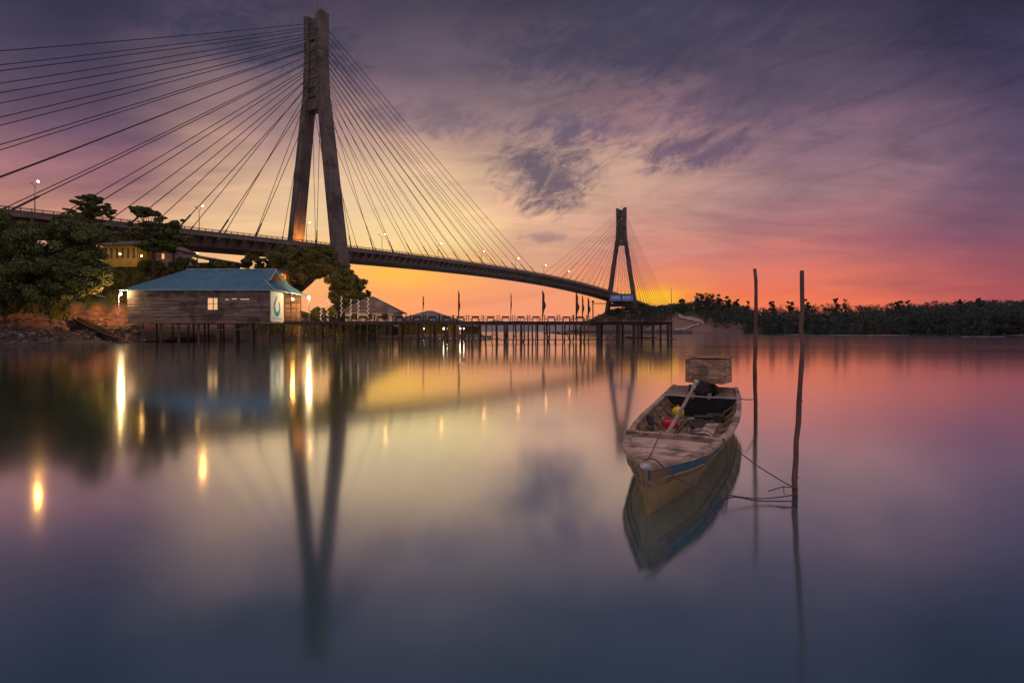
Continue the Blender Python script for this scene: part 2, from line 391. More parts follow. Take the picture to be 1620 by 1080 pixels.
def npmesh(name, V, n, m, parent=None, loc=None):
    """V: (k*n,3) array of vertices, k faces with n corners each"""
    V = np.asarray(V, dtype=np.float32)
    if parent is not None: V = V - np.array(parent.location, dtype=np.float32)
    k = len(V) // n
    me = bpy.data.meshes.new(name)
    me.vertices.add(len(V)); me.vertices.foreach_set('co', V.ravel())
    me.loops.add(len(V)); me.loops.foreach_set('vertex_index', np.arange(len(V), dtype=np.int32))
    me.polygons.add(k); me.polygons.foreach_set('loop_start', np.arange(0, len(V), n, dtype=np.int32))
    me.update(calc_edges=True); me.validate()
    o = bpy.data.objects.new(name, me); C.objects.link(o); me.materials.append(m)
    if parent is not None: o.parent = parent
    return o

def leaves(centers, radii, n, size, squash=1.0):
    """leaf quads spread over clumps. centers (k,3), radii (k,) or (k,3)"""
    centers = np.asarray(centers); k = len(centers)
    radii = np.asarray(radii)
    if radii.ndim == 1: radii = np.repeat(radii[:, None], 3, 1)
    wgt = (radii.prod(1)) ** (2 / 3); wgt = wgt / wgt.sum()
    idx = rng.choice(k, n, p=wgt)
    d = rng.normal(size=(n, 3)); d /= np.linalg.norm(d, axis=1)[:, None]
    rr = rng.random(n) ** 0.42
    c = centers[idx] + d * rr[:, None] * radii[idx]
    nn = d * 0.8 + rng.normal(size=(n, 3)) * 0.7; nn /= np.linalg.norm(nn, axis=1)[:, None]
    a = np.cross(nn, rng.normal(size=(n, 3))); a /= np.linalg.norm(a, axis=1)[:, None]
    b = np.cross(nn, a)
    s1 = size * (0.6 + 0.8 * rng.random(n))[:, None]; s2 = s1 * (0.45 + 0.3 * rng.random(n))[:, None]
    V = np.empty((n, 4, 3))
    V[:, 0] = c - a * s1; V[:, 1] = c - b * s2 + a * s1 * .1; V[:, 2] = c + a * s1; V[:, 3] = c + b * s2 - a * s1 * .1
    return V.reshape(-1, 3)

def clumps(c, r, k, cr):
    """k clump centres inside an ellipsoid c, r, biased to its shell"""
    d = rng.normal(size=(k, 3)); d /= np.linalg.norm(d, axis=1)[:, None]
    t = (0.35 + 0.65 * rng.random(k) ** 0.6)
    P = np.array(c) + d * t[:, None] * np.array(r)
    return P, cr * (0.55 + 0.8 * rng.random(k))

def tree(name, label, base, top, ells, n, size, lm, trunk_r=0.3, cat='tree', group=None, k=26, cr=1.1, fork=0.4, flat=1.0):
    base = Vector(base); t = thing(name, label, cat, base, 0, group)
    mb = MB(); top = Vector(top)
    mid = base.lerp(top, fork) + Vector((random.uniform(-.3, .3), random.uniform(-.3, .3), 0))
    mb.tube([base - Vector((0, 0, .6)), base.lerp(mid, .5) + Vector((random.uniform(-.2, .2), 0, 0)), mid], [trunk_r * 1.25, trunk_r, trunk_r * .8], 8)
    Ps = []; Rs = []
    for (c, r) in ells:
        P, rad = clumps(c, r, k, cr)
        Ps.append(P); Rs.append(np.stack([rad, rad, rad * 0.7 * flat], 1))
        for q in range(0, k, 3):
            e = Vector(P[q]); m_ = mid.lerp(e, .5) + Vector((random.uniform(-.4, .4), random.uniform(-.4, .4), random.uniform(-.1, .5)))
            mb.tube([mid, m_, e], [trunk_r * .55, trunk_r * .3, trunk_r * .08], 5)
    mb.build('trunk', M['bark'], t, smooth=True)
    V = leaves(np.concatenate(Ps), np.concatenate(Rs), n, size)
    npmesh('crown', V, 4, M[lm], t)
    return t

def rbf(P, pw=2.6):
    P = np.array([[*gx(px, z)[:2], h] for px, z, h in P])
    def f(x, y):
        x = np.asarray(x, dtype=float); y = np.asarray(y, dtype=float)
        d = (x[..., None] - P[:, 0]) ** 2 + (y[..., None] - P[:, 1]) ** 2 + 1.0
        w_ = d ** (-pw / 2 * 1.5)
        return (w_ * P[:, 2]).sum(-1) / w_.sum(-1)
    return f

def fbm(x, y, s, seed=0, oct=5):
    r_ = np.random.default_rng(seed); out = 0; a = 1; f = 1 / s
    for _ in range(oct):
        for _ in range(3):
            th = r_.random() * 6.28; ph = r_.random() * 6.28
            out = out + a * np.sin((x * math.cos(th) + y * math.sin(th)) * f * 2.2 + ph + 1.3 * np.sin((x * math.sin(th) - y * math.cos(th)) * f * 1.7 + ph * 2)) / 3
        a *= .55; f *= 1.9
    return out

def sheet(name, xs, ys, H, m, kind='structure'):
    XX, YY = np.meshgrid(xs, ys); ZZ = H(XX, YY)
    nx, ny = len(xs), len(ys)
    V = np.stack([XX, YY, ZZ], -1).reshape(-1, 3)
    i = np.arange(nx - 1)[None, :] + nx * np.arange(ny - 1)[:, None]
    Fc = np.stack([i, i + 1, i + 1 + nx, i + nx], -1).reshape(-1, 4)
    me = bpy.data.meshes.new(name); me.from_pydata(V.tolist(), [], Fc.tolist()); me.update()
    me.polygons.foreach_set('use_smooth', [True] * len(me.polygons))
    o = bpy.data.objects.new(name, me); C.objects.link(o); me.materials.append(m); o['kind'] = kind
    return o

# ------------------------------------------------------------------ water
def water_mat():
    m = bpy.data.materials.new('water'); m.use_nodes = True
    q = NG(m.node_tree); N = m.node_tree; N.nodes.clear()
    t = q.n('ShaderNodeTexCoord')
    mp = q.n('ShaderNodeMapping'); N.links.new(t.outputs['Object'], mp.inputs[0]); mp.inputs['Scale'].default_value = (0.012, 0.10, 1)
    n1 = q.noise(mp.outputs[0], 1.0, 5, 0.6, 0.4)
    rough = q.ss(n1, 0.35, 0.7, 0.088, 0.112, 'LINEAR')
    n2 = q.noise(t.outputs['Object'], 0.35, 3, 0.5)
    bp = q.n('ShaderNodeBump'); bp.inputs['Strength'].default_value = 0.05; bp.inputs['Distance'].default_value = 0.05
    N.links.new(n2, bp.inputs['Height'])
    gl = q.n('ShaderNodeBsdfGlossy'); gl.inputs['Color'].default_value = (0.88, 0.96, 0.955, 1)
    N.links.new(rough, gl.inputs['Roughness']); N.links.new(bp.outputs[0], gl.inputs['Normal'])
    df = q.n('ShaderNodeBsdfDiffuse'); df.inputs['Color'].default_value = (0.016, 0.076, 0.112, 1)
    fr = q.n('ShaderNodeFresnel'); fr.inputs['IOR'].default_value = 1.38
    fac = q.ss(fr.outputs[0], 0.05, 0.34, 0.46, 0.97, 'LINEAR')
    mx = q.n('ShaderNodeMixShader'); N.links.new(fac, mx.inputs[0]); N.links.new(df.outputs[0], mx.inputs[1]); N.links.new(gl.outputs[0], mx.inputs[2])
    o = q.n('ShaderNodeOutputMaterial'); N.links.new(mx.outputs[0], o.inputs[0])
    return m
mb = MB(); mb.add([(-9000, -300, 0), (9000, -300, 0), (9000, 9000, 0), (-9000, 9000, 0)], [(0, 1, 2, 3)])
wt_ = mb.build('water', water_mat()); wt_['kind'] = 'structure'

# ------------------------------------------------------------------ land
near_pts = [(-400,48,0),(-150,60,0),(0,66,0),(100,72,0),(190,80,0),(240,86,0),(300,97,0),(400,100,0),(500,102,0),(600,106,0),(640,112,0),(655,130,0),(640,170,0),(625,220,0),
 (-400,36,-3),(-150,50,-3),(0,57,-3),(100,63,-2.5),(200,71,-2),(260,77,-2),(350,87,-2),(450,91,-2),(550,95,-2),(650,98,-2.5),(720,112,-3),(730,140,-3),(700,180,-4),(690,230,-4),(680,300,-4),(800,120,-4),(800,180,-5),(300,45,-4),(300,62,-4),(420,50,-4),(420,70,-4),(550,50,-4),(550,75,-4),(680,50,-4),(680,75,-4),(800,60,-4),(800,90,-4),(150,45,-4),(760,150,-4),(800,240,-5),(800,300,-5),
 (-150,66,2),(0,72,1.6),(60,76,1.6),(130,80,1.6),(190,85,1.6),
 (0,80,5),(60,84,3.9),(-100,78,6),(120,88,3.8),(190,88,3.8),(155,88,3.8),(90,87.5,3.8),(60,87,3.8),(120,89.6,6.9),(190,89.6,6.9),(60,88.8,6.9),(155,89.6,6.9),(90,89.2,6.9),(240,92,4),(250,89,1.2),
 (190,95,8.5),(120,95,9),(0,92,10),(230,97,9),(200,105,13),(280,105,12.3),(160,110,15.2),(240,110,15.2),(300,112,15),(100,110,16.5),(0,110,19),
 (0,140,24),(100,140,22),(200,140,20),(300,140,15),(400,140,11),(300,180,17),(400,190,12),(480,190,7),(560,190,5),(500,140,5),(560,120,3.5),(500,115,3.5),(400,112,5),(450,112,4),(330,108,7),(300,101,2.5),(600,125,2.5),
 (100,220,20),(300,260,16),(500,260,6),(-300,90,18),(-300,140,24),(-400,60,6)]
nearH = rbf(near_pts)
def nearland(x, y):
    h = nearH(x, y)
    return h + fbm(x, y, 6, 3) * 0.35 * np.clip(h + .6, 0, 1.2) + fbm(x, y, 1.6, 5, 3) * 0.12 * np.clip(h + .4, 0, 1)
def land_mat(name, dirt1, dirt2, green1, green2, slope=(0.60, 0.80), minh=2.5, mud_shade=3.2, cut1=(0.50, 0.23, 0.09), cut2=(0.22, 0.10, 0.05)):
    m = bpy.data.materials.new(name); m.use_nodes = True
    q = NG(m.node_tree); N = m.node_tree; b = N.nodes['Principled BSDF']
    t = q.n('ShaderNodeTexCoord'); ge = q.n('ShaderNodeNewGeometry')
    sN = q.n('ShaderNodeSeparateXYZ'); N.links.new(ge.outputs['Normal'], sN.inputs[0])
    sP = q.n('ShaderNodeSeparateXYZ'); N.links.new(t.outputs['Object'], sP.inputs[0])
    na = q.noise(t.outputs['Object'], 0.9, 10, 0.65, 0.3); nb = q.noise(t.outputs['Object'], 0.25, 6, 0.6)
    d = q.ramp(na, [(0.35, dirt1), (0.65, dirt2)]); gr = q.ramp(na, [(0.35, green1), (0.65, green2)])
    k = q.m('MULTIPLY', q.ss(sN.outputs[2], *slope), q.ss(q.m('ADD', sP.outputs[2], q.m('MULTIPLY', nb, 3.0)), minh + 1.5, minh + 3.5))
    hN = q.m('ADD', sP.outputs[2], q.m('MULTIPLY', q.m('SUBTRACT', na, 0.5), 2.2))
    d = q.mix(q.m('MULTIPLY', q.ss(sN.outputs[2], 0.93, 0.72), q.ss(sP.outputs[2], 3.0, 4.2)), d, q.ramp(na, [(0.35, cut1), (0.6, cut2)]))
    d = q.mix(q.ss(hN, mud_shade, mud_shade - 1.6), d, q.ramp(nb, [(0.35, (0.085, 0.055, 0.048)), (0.65, (0.04, 0.028, 0.028))]))  # dark low mud; also paints the shade under the stilt house
    N.links.new(q.mix(k, d, gr), b.inputs['Base Color']); b.inputs['Roughness'].default_value = 0.9
    b.inputs['Specular IOR Level'].default_value = 0.1
    bp = q.n('ShaderNodeBump'); bp.inputs['Strength'].default_value = 0.8; bp.inputs['Distance'].default_value = 0.35
    N.links.new(na, bp.inputs['Height']); N.links.new(bp.outputs[0], b.inputs['Normal'])
    return m
lm = land_mat('bank_ground', (0.30, 0.15, 0.085), (0.15, 0.075, 0.055), (0.09, 0.095, 0.03), (0.15, 0.12, 0.05), minh=4.8)
sheet('ground', np.arange(-190, 0, .75), np.arange(40, 330, 1.0), nearland, lm)

far_pts = [(905,500,0),(930,478,0),(1000,445,0),(1070,405,0),(1100,385,0),(1150,350,0),(1250,300,0),(1400,262,0),(1620,222,0),(1900,196,0),(2400,160,0),
 (870,560,-4),(880,480,-4),(930,440,-4),(1000,405,-4),(1070,370,-4),(1110,345,-4),(1160,315,-4),(1250,270,-4),(1400,235,-4),(1620,195,-4),(1900,170,-4),(2400,140,-4),
 (935,500,7),(960,500,18),(1000,490,20),(1040,480,20),(1070,440,16),(1090,440,16),(1062,425,8),(1085,415,6),(1105,412,7),(1120,400,5),(1130,430,14),(1125,460,24),(1150,470,24),(1180,430,13),(1200,400,7),
 (1250,360,6),(1400,320,5),(1620,270,5),(1900,240,5),(1100,520,24),(1000,560,20),(1250,450,9),(1400,420,8),(1620,380,8),(2000,330,8),(2400,300,8),(1250,560,10),(1600,560,8),(2200,560,8)]
farH = rbf(far_pts)
def farland(x, y):
    h = farH(x, y); return h + fbm(x, y, 14, 11) * 0.9 * np.clip(h + .5, 0, 1.5)
flm = land_mat('far_ground', (0.26, 0.15, 0.13), (0.17, 0.10, 0.10), (0.07, 0.08, 0.05), (0.11, 0.095, 0.065), slope=(0.5, 0.95), minh=12, mud_shade=1.0, cut1=(0.26, 0.15, 0.13), cut2=(0.17, 0.10, 0.10))
sheet('hill', np.arange(30, 520, 4.0), np.arange(130, 600, 4.0), farland, flm)
# distant island beyond the strait
def isl(x, y):
    cx = 3000.0
    env = np.interp(x, [-900, -620, -200, 150, 420, 600], [62, 70, 66, 60, 40, -4]) + fbm(x, y, 90, 21, 5) * 6
    return np.where(y < 2900, -4.0, env * np.clip((y - 2900) / 200, 0, 1) - 1)
sheet('hills', np.linspace(-950, 650, 160), np.array([2850, 2900, 2960, 3020, 3100, 3300]), isl, mat('island_haze_tint', (0.27, 0.22, 0.23), (0.24, 0.19, 0.21), 1.0, 0.01, bump=0))  # grey-pink colour stands in for haze before the island

# dirt track on the far bluff
def ribbon(name, pts, wd, m, H, up=0.5):
    P = []
    for i in range(len(pts) - 1):
        a, b = Vector(pts[i]), Vector(pts[i + 1])
        for k in range(10): P.append(a.lerp(b, k / 10))
    P.append(Vector(pts[-1])); mb = MB(); vs = []
    for i, p_ in enumerate(P):
        d = (P[min(i + 1, len(P) - 1)] - P[max(i - 1, 0)]).normalized(); nn = Vector((-d.y, d.x, 0))
        for s_ in (-1, 1):
            q = p_ + nn * wd * s_; vs.append((q.x, q.y, float(H(q.x, q.y)) + up))
    mb.add(vs, [(2 * i, 2 * i + 1, 2 * i + 3, 2 * i + 2) for i in range(len(P) - 1)])
    o = mb.build(name, m); o['kind'] = 'structure'; return o
def on_ray(px, py, H, z0, z1):
    best = None
    for z in np.linspace(z0, z1, 400):
        v = at(px, py, z); e = abs(float(H(v.x, v.y)) - v.z)
        if best is None or e < best[0]: best = (e, v)
        if float(H(v.x, v.y)) >= v.z: return v
    return best[1]
pp = [on_ray(px, py, farland, 360, 480) for px, py in [(1082, 490), (1070, 496), (1076, 502), (1094, 505), (1112, 509), (1103, 515), (1088, 520), (1068, 522)]]
ribbon('path', [(v.x, v.y, 0) for v in pp], 1.2, M['path'], farland, 0.7)
# stone quay at the foot of the bluff
mb = MB()
for i in range(26):
    a = gx(900 + i * 7.4, 455 - i * 3.1); mb.box((a.x, a.y, 0.9 + .25 * math.sin(i * 1.7)), (7.5, 5.5, 2.6 + .6 * math.sin(i * 2.3)))
q_ = mb.build('sea_wall', M['quay']); tag(q_, 'long low dark stone sea wall at the foot of the far bluff', 'sea wall')

# ------------------------------------------------------------------ bridge
D = Vector((0.507, 0.862, 0)); Nn = Vector((0.862, -0.507, 0)); P0 = Vector((-73, 193.3, 0))
tt = [-200, -160, -90, -51, 5, 54, 98, 156, 195, 239, 300, 350, 440, 540]
hh = [22.5, 25, 28.9, 30.9, 32.9, 35.5, 37.6, 39.2, 39.2, 38.2, 35.2, 32.6, 28.2, 24]
pf = np.polyfit(tt, hh, 5)
def dh(t): return float(np.polyval(pf, t))
def bp_(t, n, h): 
    v = P0 + D * t + Nn * n; return Vector((v.x, v.y, h))
br = thing('cable_stayed_bridge', 'long concrete cable-stayed bridge with two tall towers crossing the strait', 'bridge', (P0.x, P0.y, 0))
T = np.arange(-170, 541, 3.8)
mb = MB(); vs = []; prof = [(-10.75, -1.3), (-10.75, -2.1), (-8.6, -2.3), (-7.4, -4.7), (-4.4, -4.7), (-3.4, -2.6), (3.4, -2.6), (4.4, -4.7), (7.4, -4.7), (8.6, -2.3), (10.75, -2.1), (10.75, -1.3)]
for t in T:
    for n_, h_ in prof: vs.append(bp_(t, n_, dh(t) + h_))
K = len(prof)
mb.add(vs, [(i * K + k, i * K + (k + 1) % K, (i + 1) * K + (k + 1) % K, (i + 1) * K + k) for i in range(len(T) - 1) for k in range(K)])
for t in np.arange(-168, 538, 3.8):       # cross ribs that carry the edges
    for s_ in (-1, 1):
        ps = []
        for dt in (-.22, .22):
            for n_, h_ in ((7.3, -4.55), (10.6, -2.7), (10.6, -1.9), (7.3, -1.9)): ps.append(bp_(t + dt, n_ * s_, dh(t) + h_))
        mb.hexa(ps)
mb.build('deck', M['deck'], br)
for s_ in (1, -1):
    mb = MB()
    for i in range(len(T) - 1):
        for hz, hw in ((-.95, .7), (-.28, .10), (-.02, .12)):
            mb.beam(bp_(T[i], 10.5 * s_, dh(T[i]) + hz), bp_(T[i + 1], 10.5 * s_, dh(T[i + 1]) + hz), .2, hw)
    for t in np.arange(-168, 430, 1.9): mb.box(bp_(t, 10.5 * s_, dh(t) - .3), (.16, .16, .7), (D, Nn, Vector((0, 0, 1))))
    mb.build('parapet', M['rail'], br)
legpf = [(-4, 17.7, 1.75, 3.0), (33, 12.2, 1.55, 2.6), (84, 4.7, 1.4, 2.2), (89, 3.75, 1.4, 2.1), (104, 3.05, 1.35, 2.0), (118.6, 3.35, 1.35, 1.95)]
def pylon(tc_):
    base = 0.0
    py = MB().box(bp_(tc_, 0, 113.6), (3.0, 3.6, 7.4), (D, Nn, Vector((0, 0, 1)))).build('tower', M['concrete'], br)
    for s_ in (-1, 1):
        mb = MB(); vs = []
        for h_, w_, a_, b_ in legpf:
            for dn, dd in ((-a_, -b_), (a_, -b_), (a_, b_), (-a_, b_)):
                vs.append(bp_(tc_ + dd, w_ * s_ + dn, h_ + (0.9 if (h_ > 118 and dn * s_ > 0) else 0)))
        n = len(legpf)
        mb.add(vs, [(i * 4 + k, i * 4 + (k + 1) % 4, i * 4 + 4 + (k + 1) % 4, i * 4 + 4 + k) for i in range(n - 1) for k in range(4)] + [(0, 3, 2, 1), tuple((n - 1) * 4 + k for k in range(4))])
        mb.build('leg', M['concrete'], py)
    mb = MB()                               # anchor chamber between the legs, in steps
    for i in range(12):
        h_ = 89.4 + i * 1.7
        mb.box(bp_(tc_, 0, h_), (2.6 if i % 2 else 3.1, 2 * (3.6 - .05 * i) - 2.6 + .3, 1.5), (D, Nn, Vector((0, 0, 1))))
        mb.box(bp_(tc_, 0, h_ + .85), (1.9, 3.4, .22), (D, Nn, Vector((0, 0, 1))))
    mb.build('anchor_wall', M['concrete'], py)
    MB().box(bp_(tc_, 0, 85.8), (3.4, 6.6, 4.2), (D, Nn, Vector((0, 0, 1)))).build('cross_beam', M['concrete'], py)
    MB().box(bp_(tc_, 0, dh(tc_) - 6.4), (3.6, 21.5, 3.2), (D, Nn, Vector((0, 0, 1)))).build('cross_beam', M['concrete'], py)
    MB().tube([bp_(tc_, .6, 117), bp_(tc_, .6, 124)], .09, 6).tube([bp_(tc_, -1.1, 117), bp_(tc_, -1.1, 121)], .07, 6).build('mast', M['rail'], py)
for tc_ in (0, 350): pylon(tc_)
rest = MB(); cnt = 0
for tc_, rad in ((0, .105), (350, .10)):
    for s_ in (1, -1):
        for side in (1, -1):
            for k in range(14):
                off = 7.8 + 11.4 * k
                t = tc_ + side * off
                h_ = 87.6 + 2.12 * k
                w_ = np.interp(h_, [q[0] for q in legpf], [q[1] for q in legpf])
                a = bp_(tc_ + side * 1.2, s_ * (w_ - .2), h_); b = bp_(t, s_ * 9.9, dh(t) - .6)
                mb = MB()
                mid = a.lerp(b, .5) - Vector((0, 0, off * .006))
                d_ = (a - b).normalized(); e = b + d_ * (4.5 + .02 * off)
                target = mb if cnt < 100 else rest
                target.tube([a, a.lerp(b, .25) - Vector((0, 0, off * .0045)), mid, a.lerp(b, .75) - Vector((0, 0, off * .0045)), e, b], [rad, rad, rad, rad, rad * 1.1, rad * 1.1], 6, cap=False)
                target.tube([e, b], rad * 2.1, 6)
                if cnt < 100: mb.build('stay_cable', M['cable'], br)
                cnt += 1
ro = rest.build('stay_cables', M['cable'], br); ro['kind'] = 'stuff'
# travelling gantry under the deck
mb = MB(); g0 = bp_(168, 8, dh(168) - 6.6)
mb.box(g0, (5, 5, .5), (D, Nn, Vector((0, 0, 1))))
for a_ in (-2.2, 2.2):
    for b_ in (-2.2, 2.2): mb.tube([g0 + D * a_ + Nn * b_, g0 + D * a_ + Nn * b_ + Vector((0, 0, 2.3))], .12, 5)
mb.build('gantry', M['rail'], br)

where = {0: 'nearest the left edge, above the big dark tree', 1: 'on the bridge just right of the umbrella tree', 2: 'seen between the legs of the near tower',
         3: 'on the bridge, first right of the near tower', 4: 'on the bridge, second right of the near tower', 5: 'on the bridge, third right of the near tower', 6: 'on the bridge, fourth right of the near tower',
         7: 'where the two cable fans meet at mid span', 8: 'just past the meeting of the two cable fans'}
for k in range(9):
    t = -80.7 + 38.2 * k
    b = bp_(t, 0, dh(t) - 1.3)
    lo = thing('street_lamp', 'lit twin-arm street lamp ' + where[k], 'street lamp', b, 0, 'street lamps along the bridge')
    MB().tube([b, b + Vector((0, 0, 8.3))], [.14, .09], 8).build('pole', M['steel'], lo)
    for s_ in (1, -1):
        a = b + Vector((0, 0, 8.0)); e = a + Nn * 1.9 * s_ + Vector((0, 0, 1.5))
        MB().tube([a, a + Nn * .9 * s_ + Vector((0, 0, 1.0)), e], .06, 6).build('arm', M['steel'], lo)
        hd = MB().sphere(e + Vector((0, 0, .12)), .3, 10, 6, (1, 1, .45)).build('lamp_head', M['steel'], lo, smooth=True)
        if s_ == 1: MB().sphere(e - Vector((0, 0, .12)), .2 , 10, 8, (1, 1, .9)).build('bulb', M['street' if k < 2 else 'street_far'], hd, smooth=True)
# ------------------------------------------------------------------ restaurant on stilts
x0, x1, z0, z1 = -58.6, -37.0, 79.0, 90.4
zf, hw, hf = 3.2, 8.0, 3.15
hs = thing('stilt_house', 'weathered grey plank house with blue corrugated roof standing on stilts', 'house', (x0, z0, 0))
mb = MB(); nb_ = 21; bh = (hw - hf) / nb_
wins = (px0, px1, wy0, wy1) = (-46.35, -44.85, 5.0, 6.75)
def wallrun(mb, h0, h1, xs, xe):
    x = xs
    while x < xe - .01:
        l = min(random.uniform(3, 6.5), xe - x)
        if xe - x - l < 1: l = xe - x
        mb.box((x + l / 2, z0 + random.uniform(-.035, .035), (h0 + h1) / 2 + random.uniform(-.012, .012)), (l - .025, .04, h1 - h0 - random.uniform(.01, .05)))
        x += l
for i in range(nb_):
    h0, h1 = hf + i * bh, hf + (i + 1) * bh
    if h1 > wy0 + .05 and h0 < wy1 - .05:
        wallrun(mb, h0, h1, x0, px0); wallrun(mb, h0, h1, px1, x1)
    else: wallrun(mb, h0, h1, x0, x1)
for i in range(nb_):                      # left and back walls
    h0 = hf + i * bh
    mb.box((x0 - .03, (z0 + z1) / 2, h0 + bh / 2), (.05, z1 - z0, bh - .02)); mb.box(((x0 + x1) / 2, z1, h0 + bh / 2), (x1 - x0, .05, bh - .02))
    mb.box((x1 + .02, z0 + .4, h0 + bh / 2), (.05, .8, bh - .02))
mb.build('wall', M['plank'], hs)
wf = MB()
for c_, d_ in (((px0 + px1) / 2, wy0 - .05), ((px0 + px1) / 2, wy1 + .05)): wf.box((c_, z0 - .05, d_), (px1 - px0 + .3, .12, .1))
for c_ in (px0 - .05, px1 + .05, (px0 + px1) / 2 + .1): wf.box((c_, z0 - .055, (wy0 + wy1) / 2), (.08, .1, wy1 - wy0))
wf.box(((px0 + px1) / 2, z0 - .05, 5.9), (1.5, .06, .07))
wfo = wf.build('window', M['plank'], hs)
MB().box(((px0 + px1) / 2, z0 + .06, (wy0 + wy1) / 2), (1.6, .03, 1.85)).build('pane', M['win'], wfo)
MB().box(((x0 + x1) / 2, (z0 + z1) / 2, hf - .12), (x1 - x0 + .5, z1 - z0 + .5, .2)).build('floor', M['plank'], hs)
# roof: hip with gablets, corrugated
e0, e1, ez0, ez1, eh = -59.4, -36.0, 78.4, 91.2, 7.95
rx0, rx1, rzm, rh = -53.2, -40.7, 84.7, 11.7
def corr(mb, a, b, c, d, n):
    """corrugated patch: a->b along the eave, d->c along the top"""
    a, b, c, d = map(Vector, (a, b, c, d)); nn = (b - a).cross(d - a).normalized()
    if nn.z < 0: nn = -nn
    vs = []
    for i in range(n + 1):
        u = i / n; o_ = nn * (.05 * (i % 2))
        vs += [a.lerp(b, u) + o_, d.lerp(c, u) + o_]
    mb.add(vs, [(2 * i, 2 * i + 2, 2 * i + 3, 2 * i + 1) for i in range(n)])
rf = MB()
gx1, gh, gz0, gz1 = -38.6, 9.75, 81.5, 87.9   # foot of the gablet on each hip
corr(rf, (e0, ez0, eh), (e1, ez0, eh), (rx1, rzm, rh), (rx0, rzm, rh), 150)
corr(rf, (e1, ez1, eh), (e0, ez1, eh), (rx0, rzm, rh), (rx1, rzm, rh), 120)
corr(rf, (e1, ez0, eh), (e1, ez1, eh), (gx1 - .2, gz1, gh), (gx1 - .2, gz0, gh), 70)
corr(rf, (e0, ez1, eh), (e0, ez0, eh), (rx0, rzm, rh), (rx0, rzm, rh), 70)
# eaves of the gablet: front roof sheet carried over to the right of the ridge
corr(rf, (-39.6, 82.05, 9.95), (gx1 + .7, gz0 - .6, gh - .25), (gx1 + .2, rzm, rh + .08), (rx1, rzm, rh + .04), 14)
corr(rf, (gx1 + .7, gz1 + .6, gh - .25), (-39.6, 87.4, 9.95), (rx1, rzm, rh + .04), (gx1 + .2, rzm, rh + .08), 14)
rfo = rf.build('roof', M['blueroof'], hs)
sl = rfo.modifiers.new('thick', 'SOLIDIFY'); sl.thickness = .04
MB().add([(gx1, gz0, gh), (gx1, gz1, gh), (gx1 - .3, rzm, rh)], [(0, 1, 2)]).build('gable', M['darkwood'], rfo).modifiers.new('t', 'SOLIDIFY').thickness = .06
tr = MB(); tr.tube([(rx0, rzm, rh + .1), (rx1, rzm, rh + .1), (gx1 + .2, rzm, rh + .12)], .12, 6); tr.tube([(gx1 + .7, gz0 - .6, gh - .2), (gx1 + .2, rzm, rh + .1)], .09, 6)
tr.tube([(e1, ez0, eh + .05), (gx1 - .3, gz0, gh + .05)], .10, 6); tr.tube([(e0, ez0, eh), (e1, ez0, eh)], .07, 6); tr.tube([(e1, ez0, eh), (e1, ez1, eh)], .08, 6)
tr.build('roof_trim', M['roofedge'], rfo)
for i, px in enumerate((226, 255, 283, 314, 345, 372, 398, 410, 424)):
    v = gx(px, 79.3); j = random.uniform(-.15, .15)
    MB().tube([(v.x + j, v.y, -1.6), (v.x, v.y, hf - .2)], .14 + .05 * random.random(), 8).build('stilt', M['pile'], hs)
for i in range(9):
    xx = x0 + 1 + i * 2.6
    for zz_ in (84, 89.5): MB().tube([(xx + random.uniform(-.2, .2), zz_, -1.6), (xx, zz_, hf - .2)], .15, 8).build('stilt', M['pile'], hs)
for sx, sw, sh_ in ((-43.4, .5, 6.55), (-42.3, .75, 6.62), (-40.7, 1.3, 6.58)): MB().box((sx, z0 - .06, sh_), (sw, .02, .10)).build('lit_slot', M['win'], hs)
MB().tube([gx(222, 79.1, 1.95), gx(300, 79.1, 1.8), gx(400, 79.1, 2.05)], .05, 6).build('brace', M['plank'], hs)
# open veranda on the right side: posts, rail, inner wall
for zz_ in (83.9, 86.2, 88.5, 90.3):
    MB().tube([(x1 + .2, zz_, -1), (x1 + .2, zz_, hw)], .1, 8).build('post', M['darkwood'], hs)
mb = MB()
for i in range(9): mb.box((x1 - 2.4, z0 + 5.4 + i * .62, 5.6), (.06, .6, 4.7))
mb.build('inner_wall', M['cream'], hs)
ve = MB()
for h_ in (4.1, 3.7): ve.beam((x1 + .35, 83.8, h_), (x1 + .35, 91, h_), .06, .08)
for i in range(12): ve.box((x1 + .35, 83.9 + i * .62, 3.7), (.05, .05, .9))
ve.build('railing', M['pile'], hs)
# hanging chain under the floor
ch = MB(); 
for i in range(22):
    u = i / 21; px = 257 + 54 * u; v = gx(px, 78.9); ch.sphere((v.x, v.y, 3.05 - 2.2 * u * (1 - u)), .06, 6, 4)
tag(ch.build('float_chain', M['whitepaint']), 'string of pale floats hanging under the floor of the plank house', 'float chain')
# banner on the right side wall
bn = thing('banner', 'pale blue banner with a teal ring emblem on the corner of the plank house', 'banner', (x1 + .12, 79.3, 3.2))
MB().box((x1 + .12, 81.3, 5.55), (.04, 4.2, 4.6)).build('cloth', M['banner'], bn)
vs = []; n = 44; c0 = (81.35, 5.45)
for i in range(n + 1):
    th = R(112) + i / n * R(300); rw = .18 + .20 * math.sin(math.pi * min(1, (i / n) ** .8)); rr = 1.0 - .12 * (i / n)
    for q in (rr - rw, rr + rw * .6): vs.append((x1 + .15, c0[0] + math.cos(th) * q * 1.05, c0[1] + math.sin(th) * q * 1.25))
mb = MB().add(vs, [(2 * i, 2 * i + 1, 2 * i + 3, 2 * i + 2) for i in range(n)])
mb.add([(x1 + .15, 80.75, 6.35), (x1 + .15, 81.25, 6.75), (x1 + .15, 81.15, 7.3), (x1 + .15, 80.8, 7.05)], [(0, 1, 2, 3)])
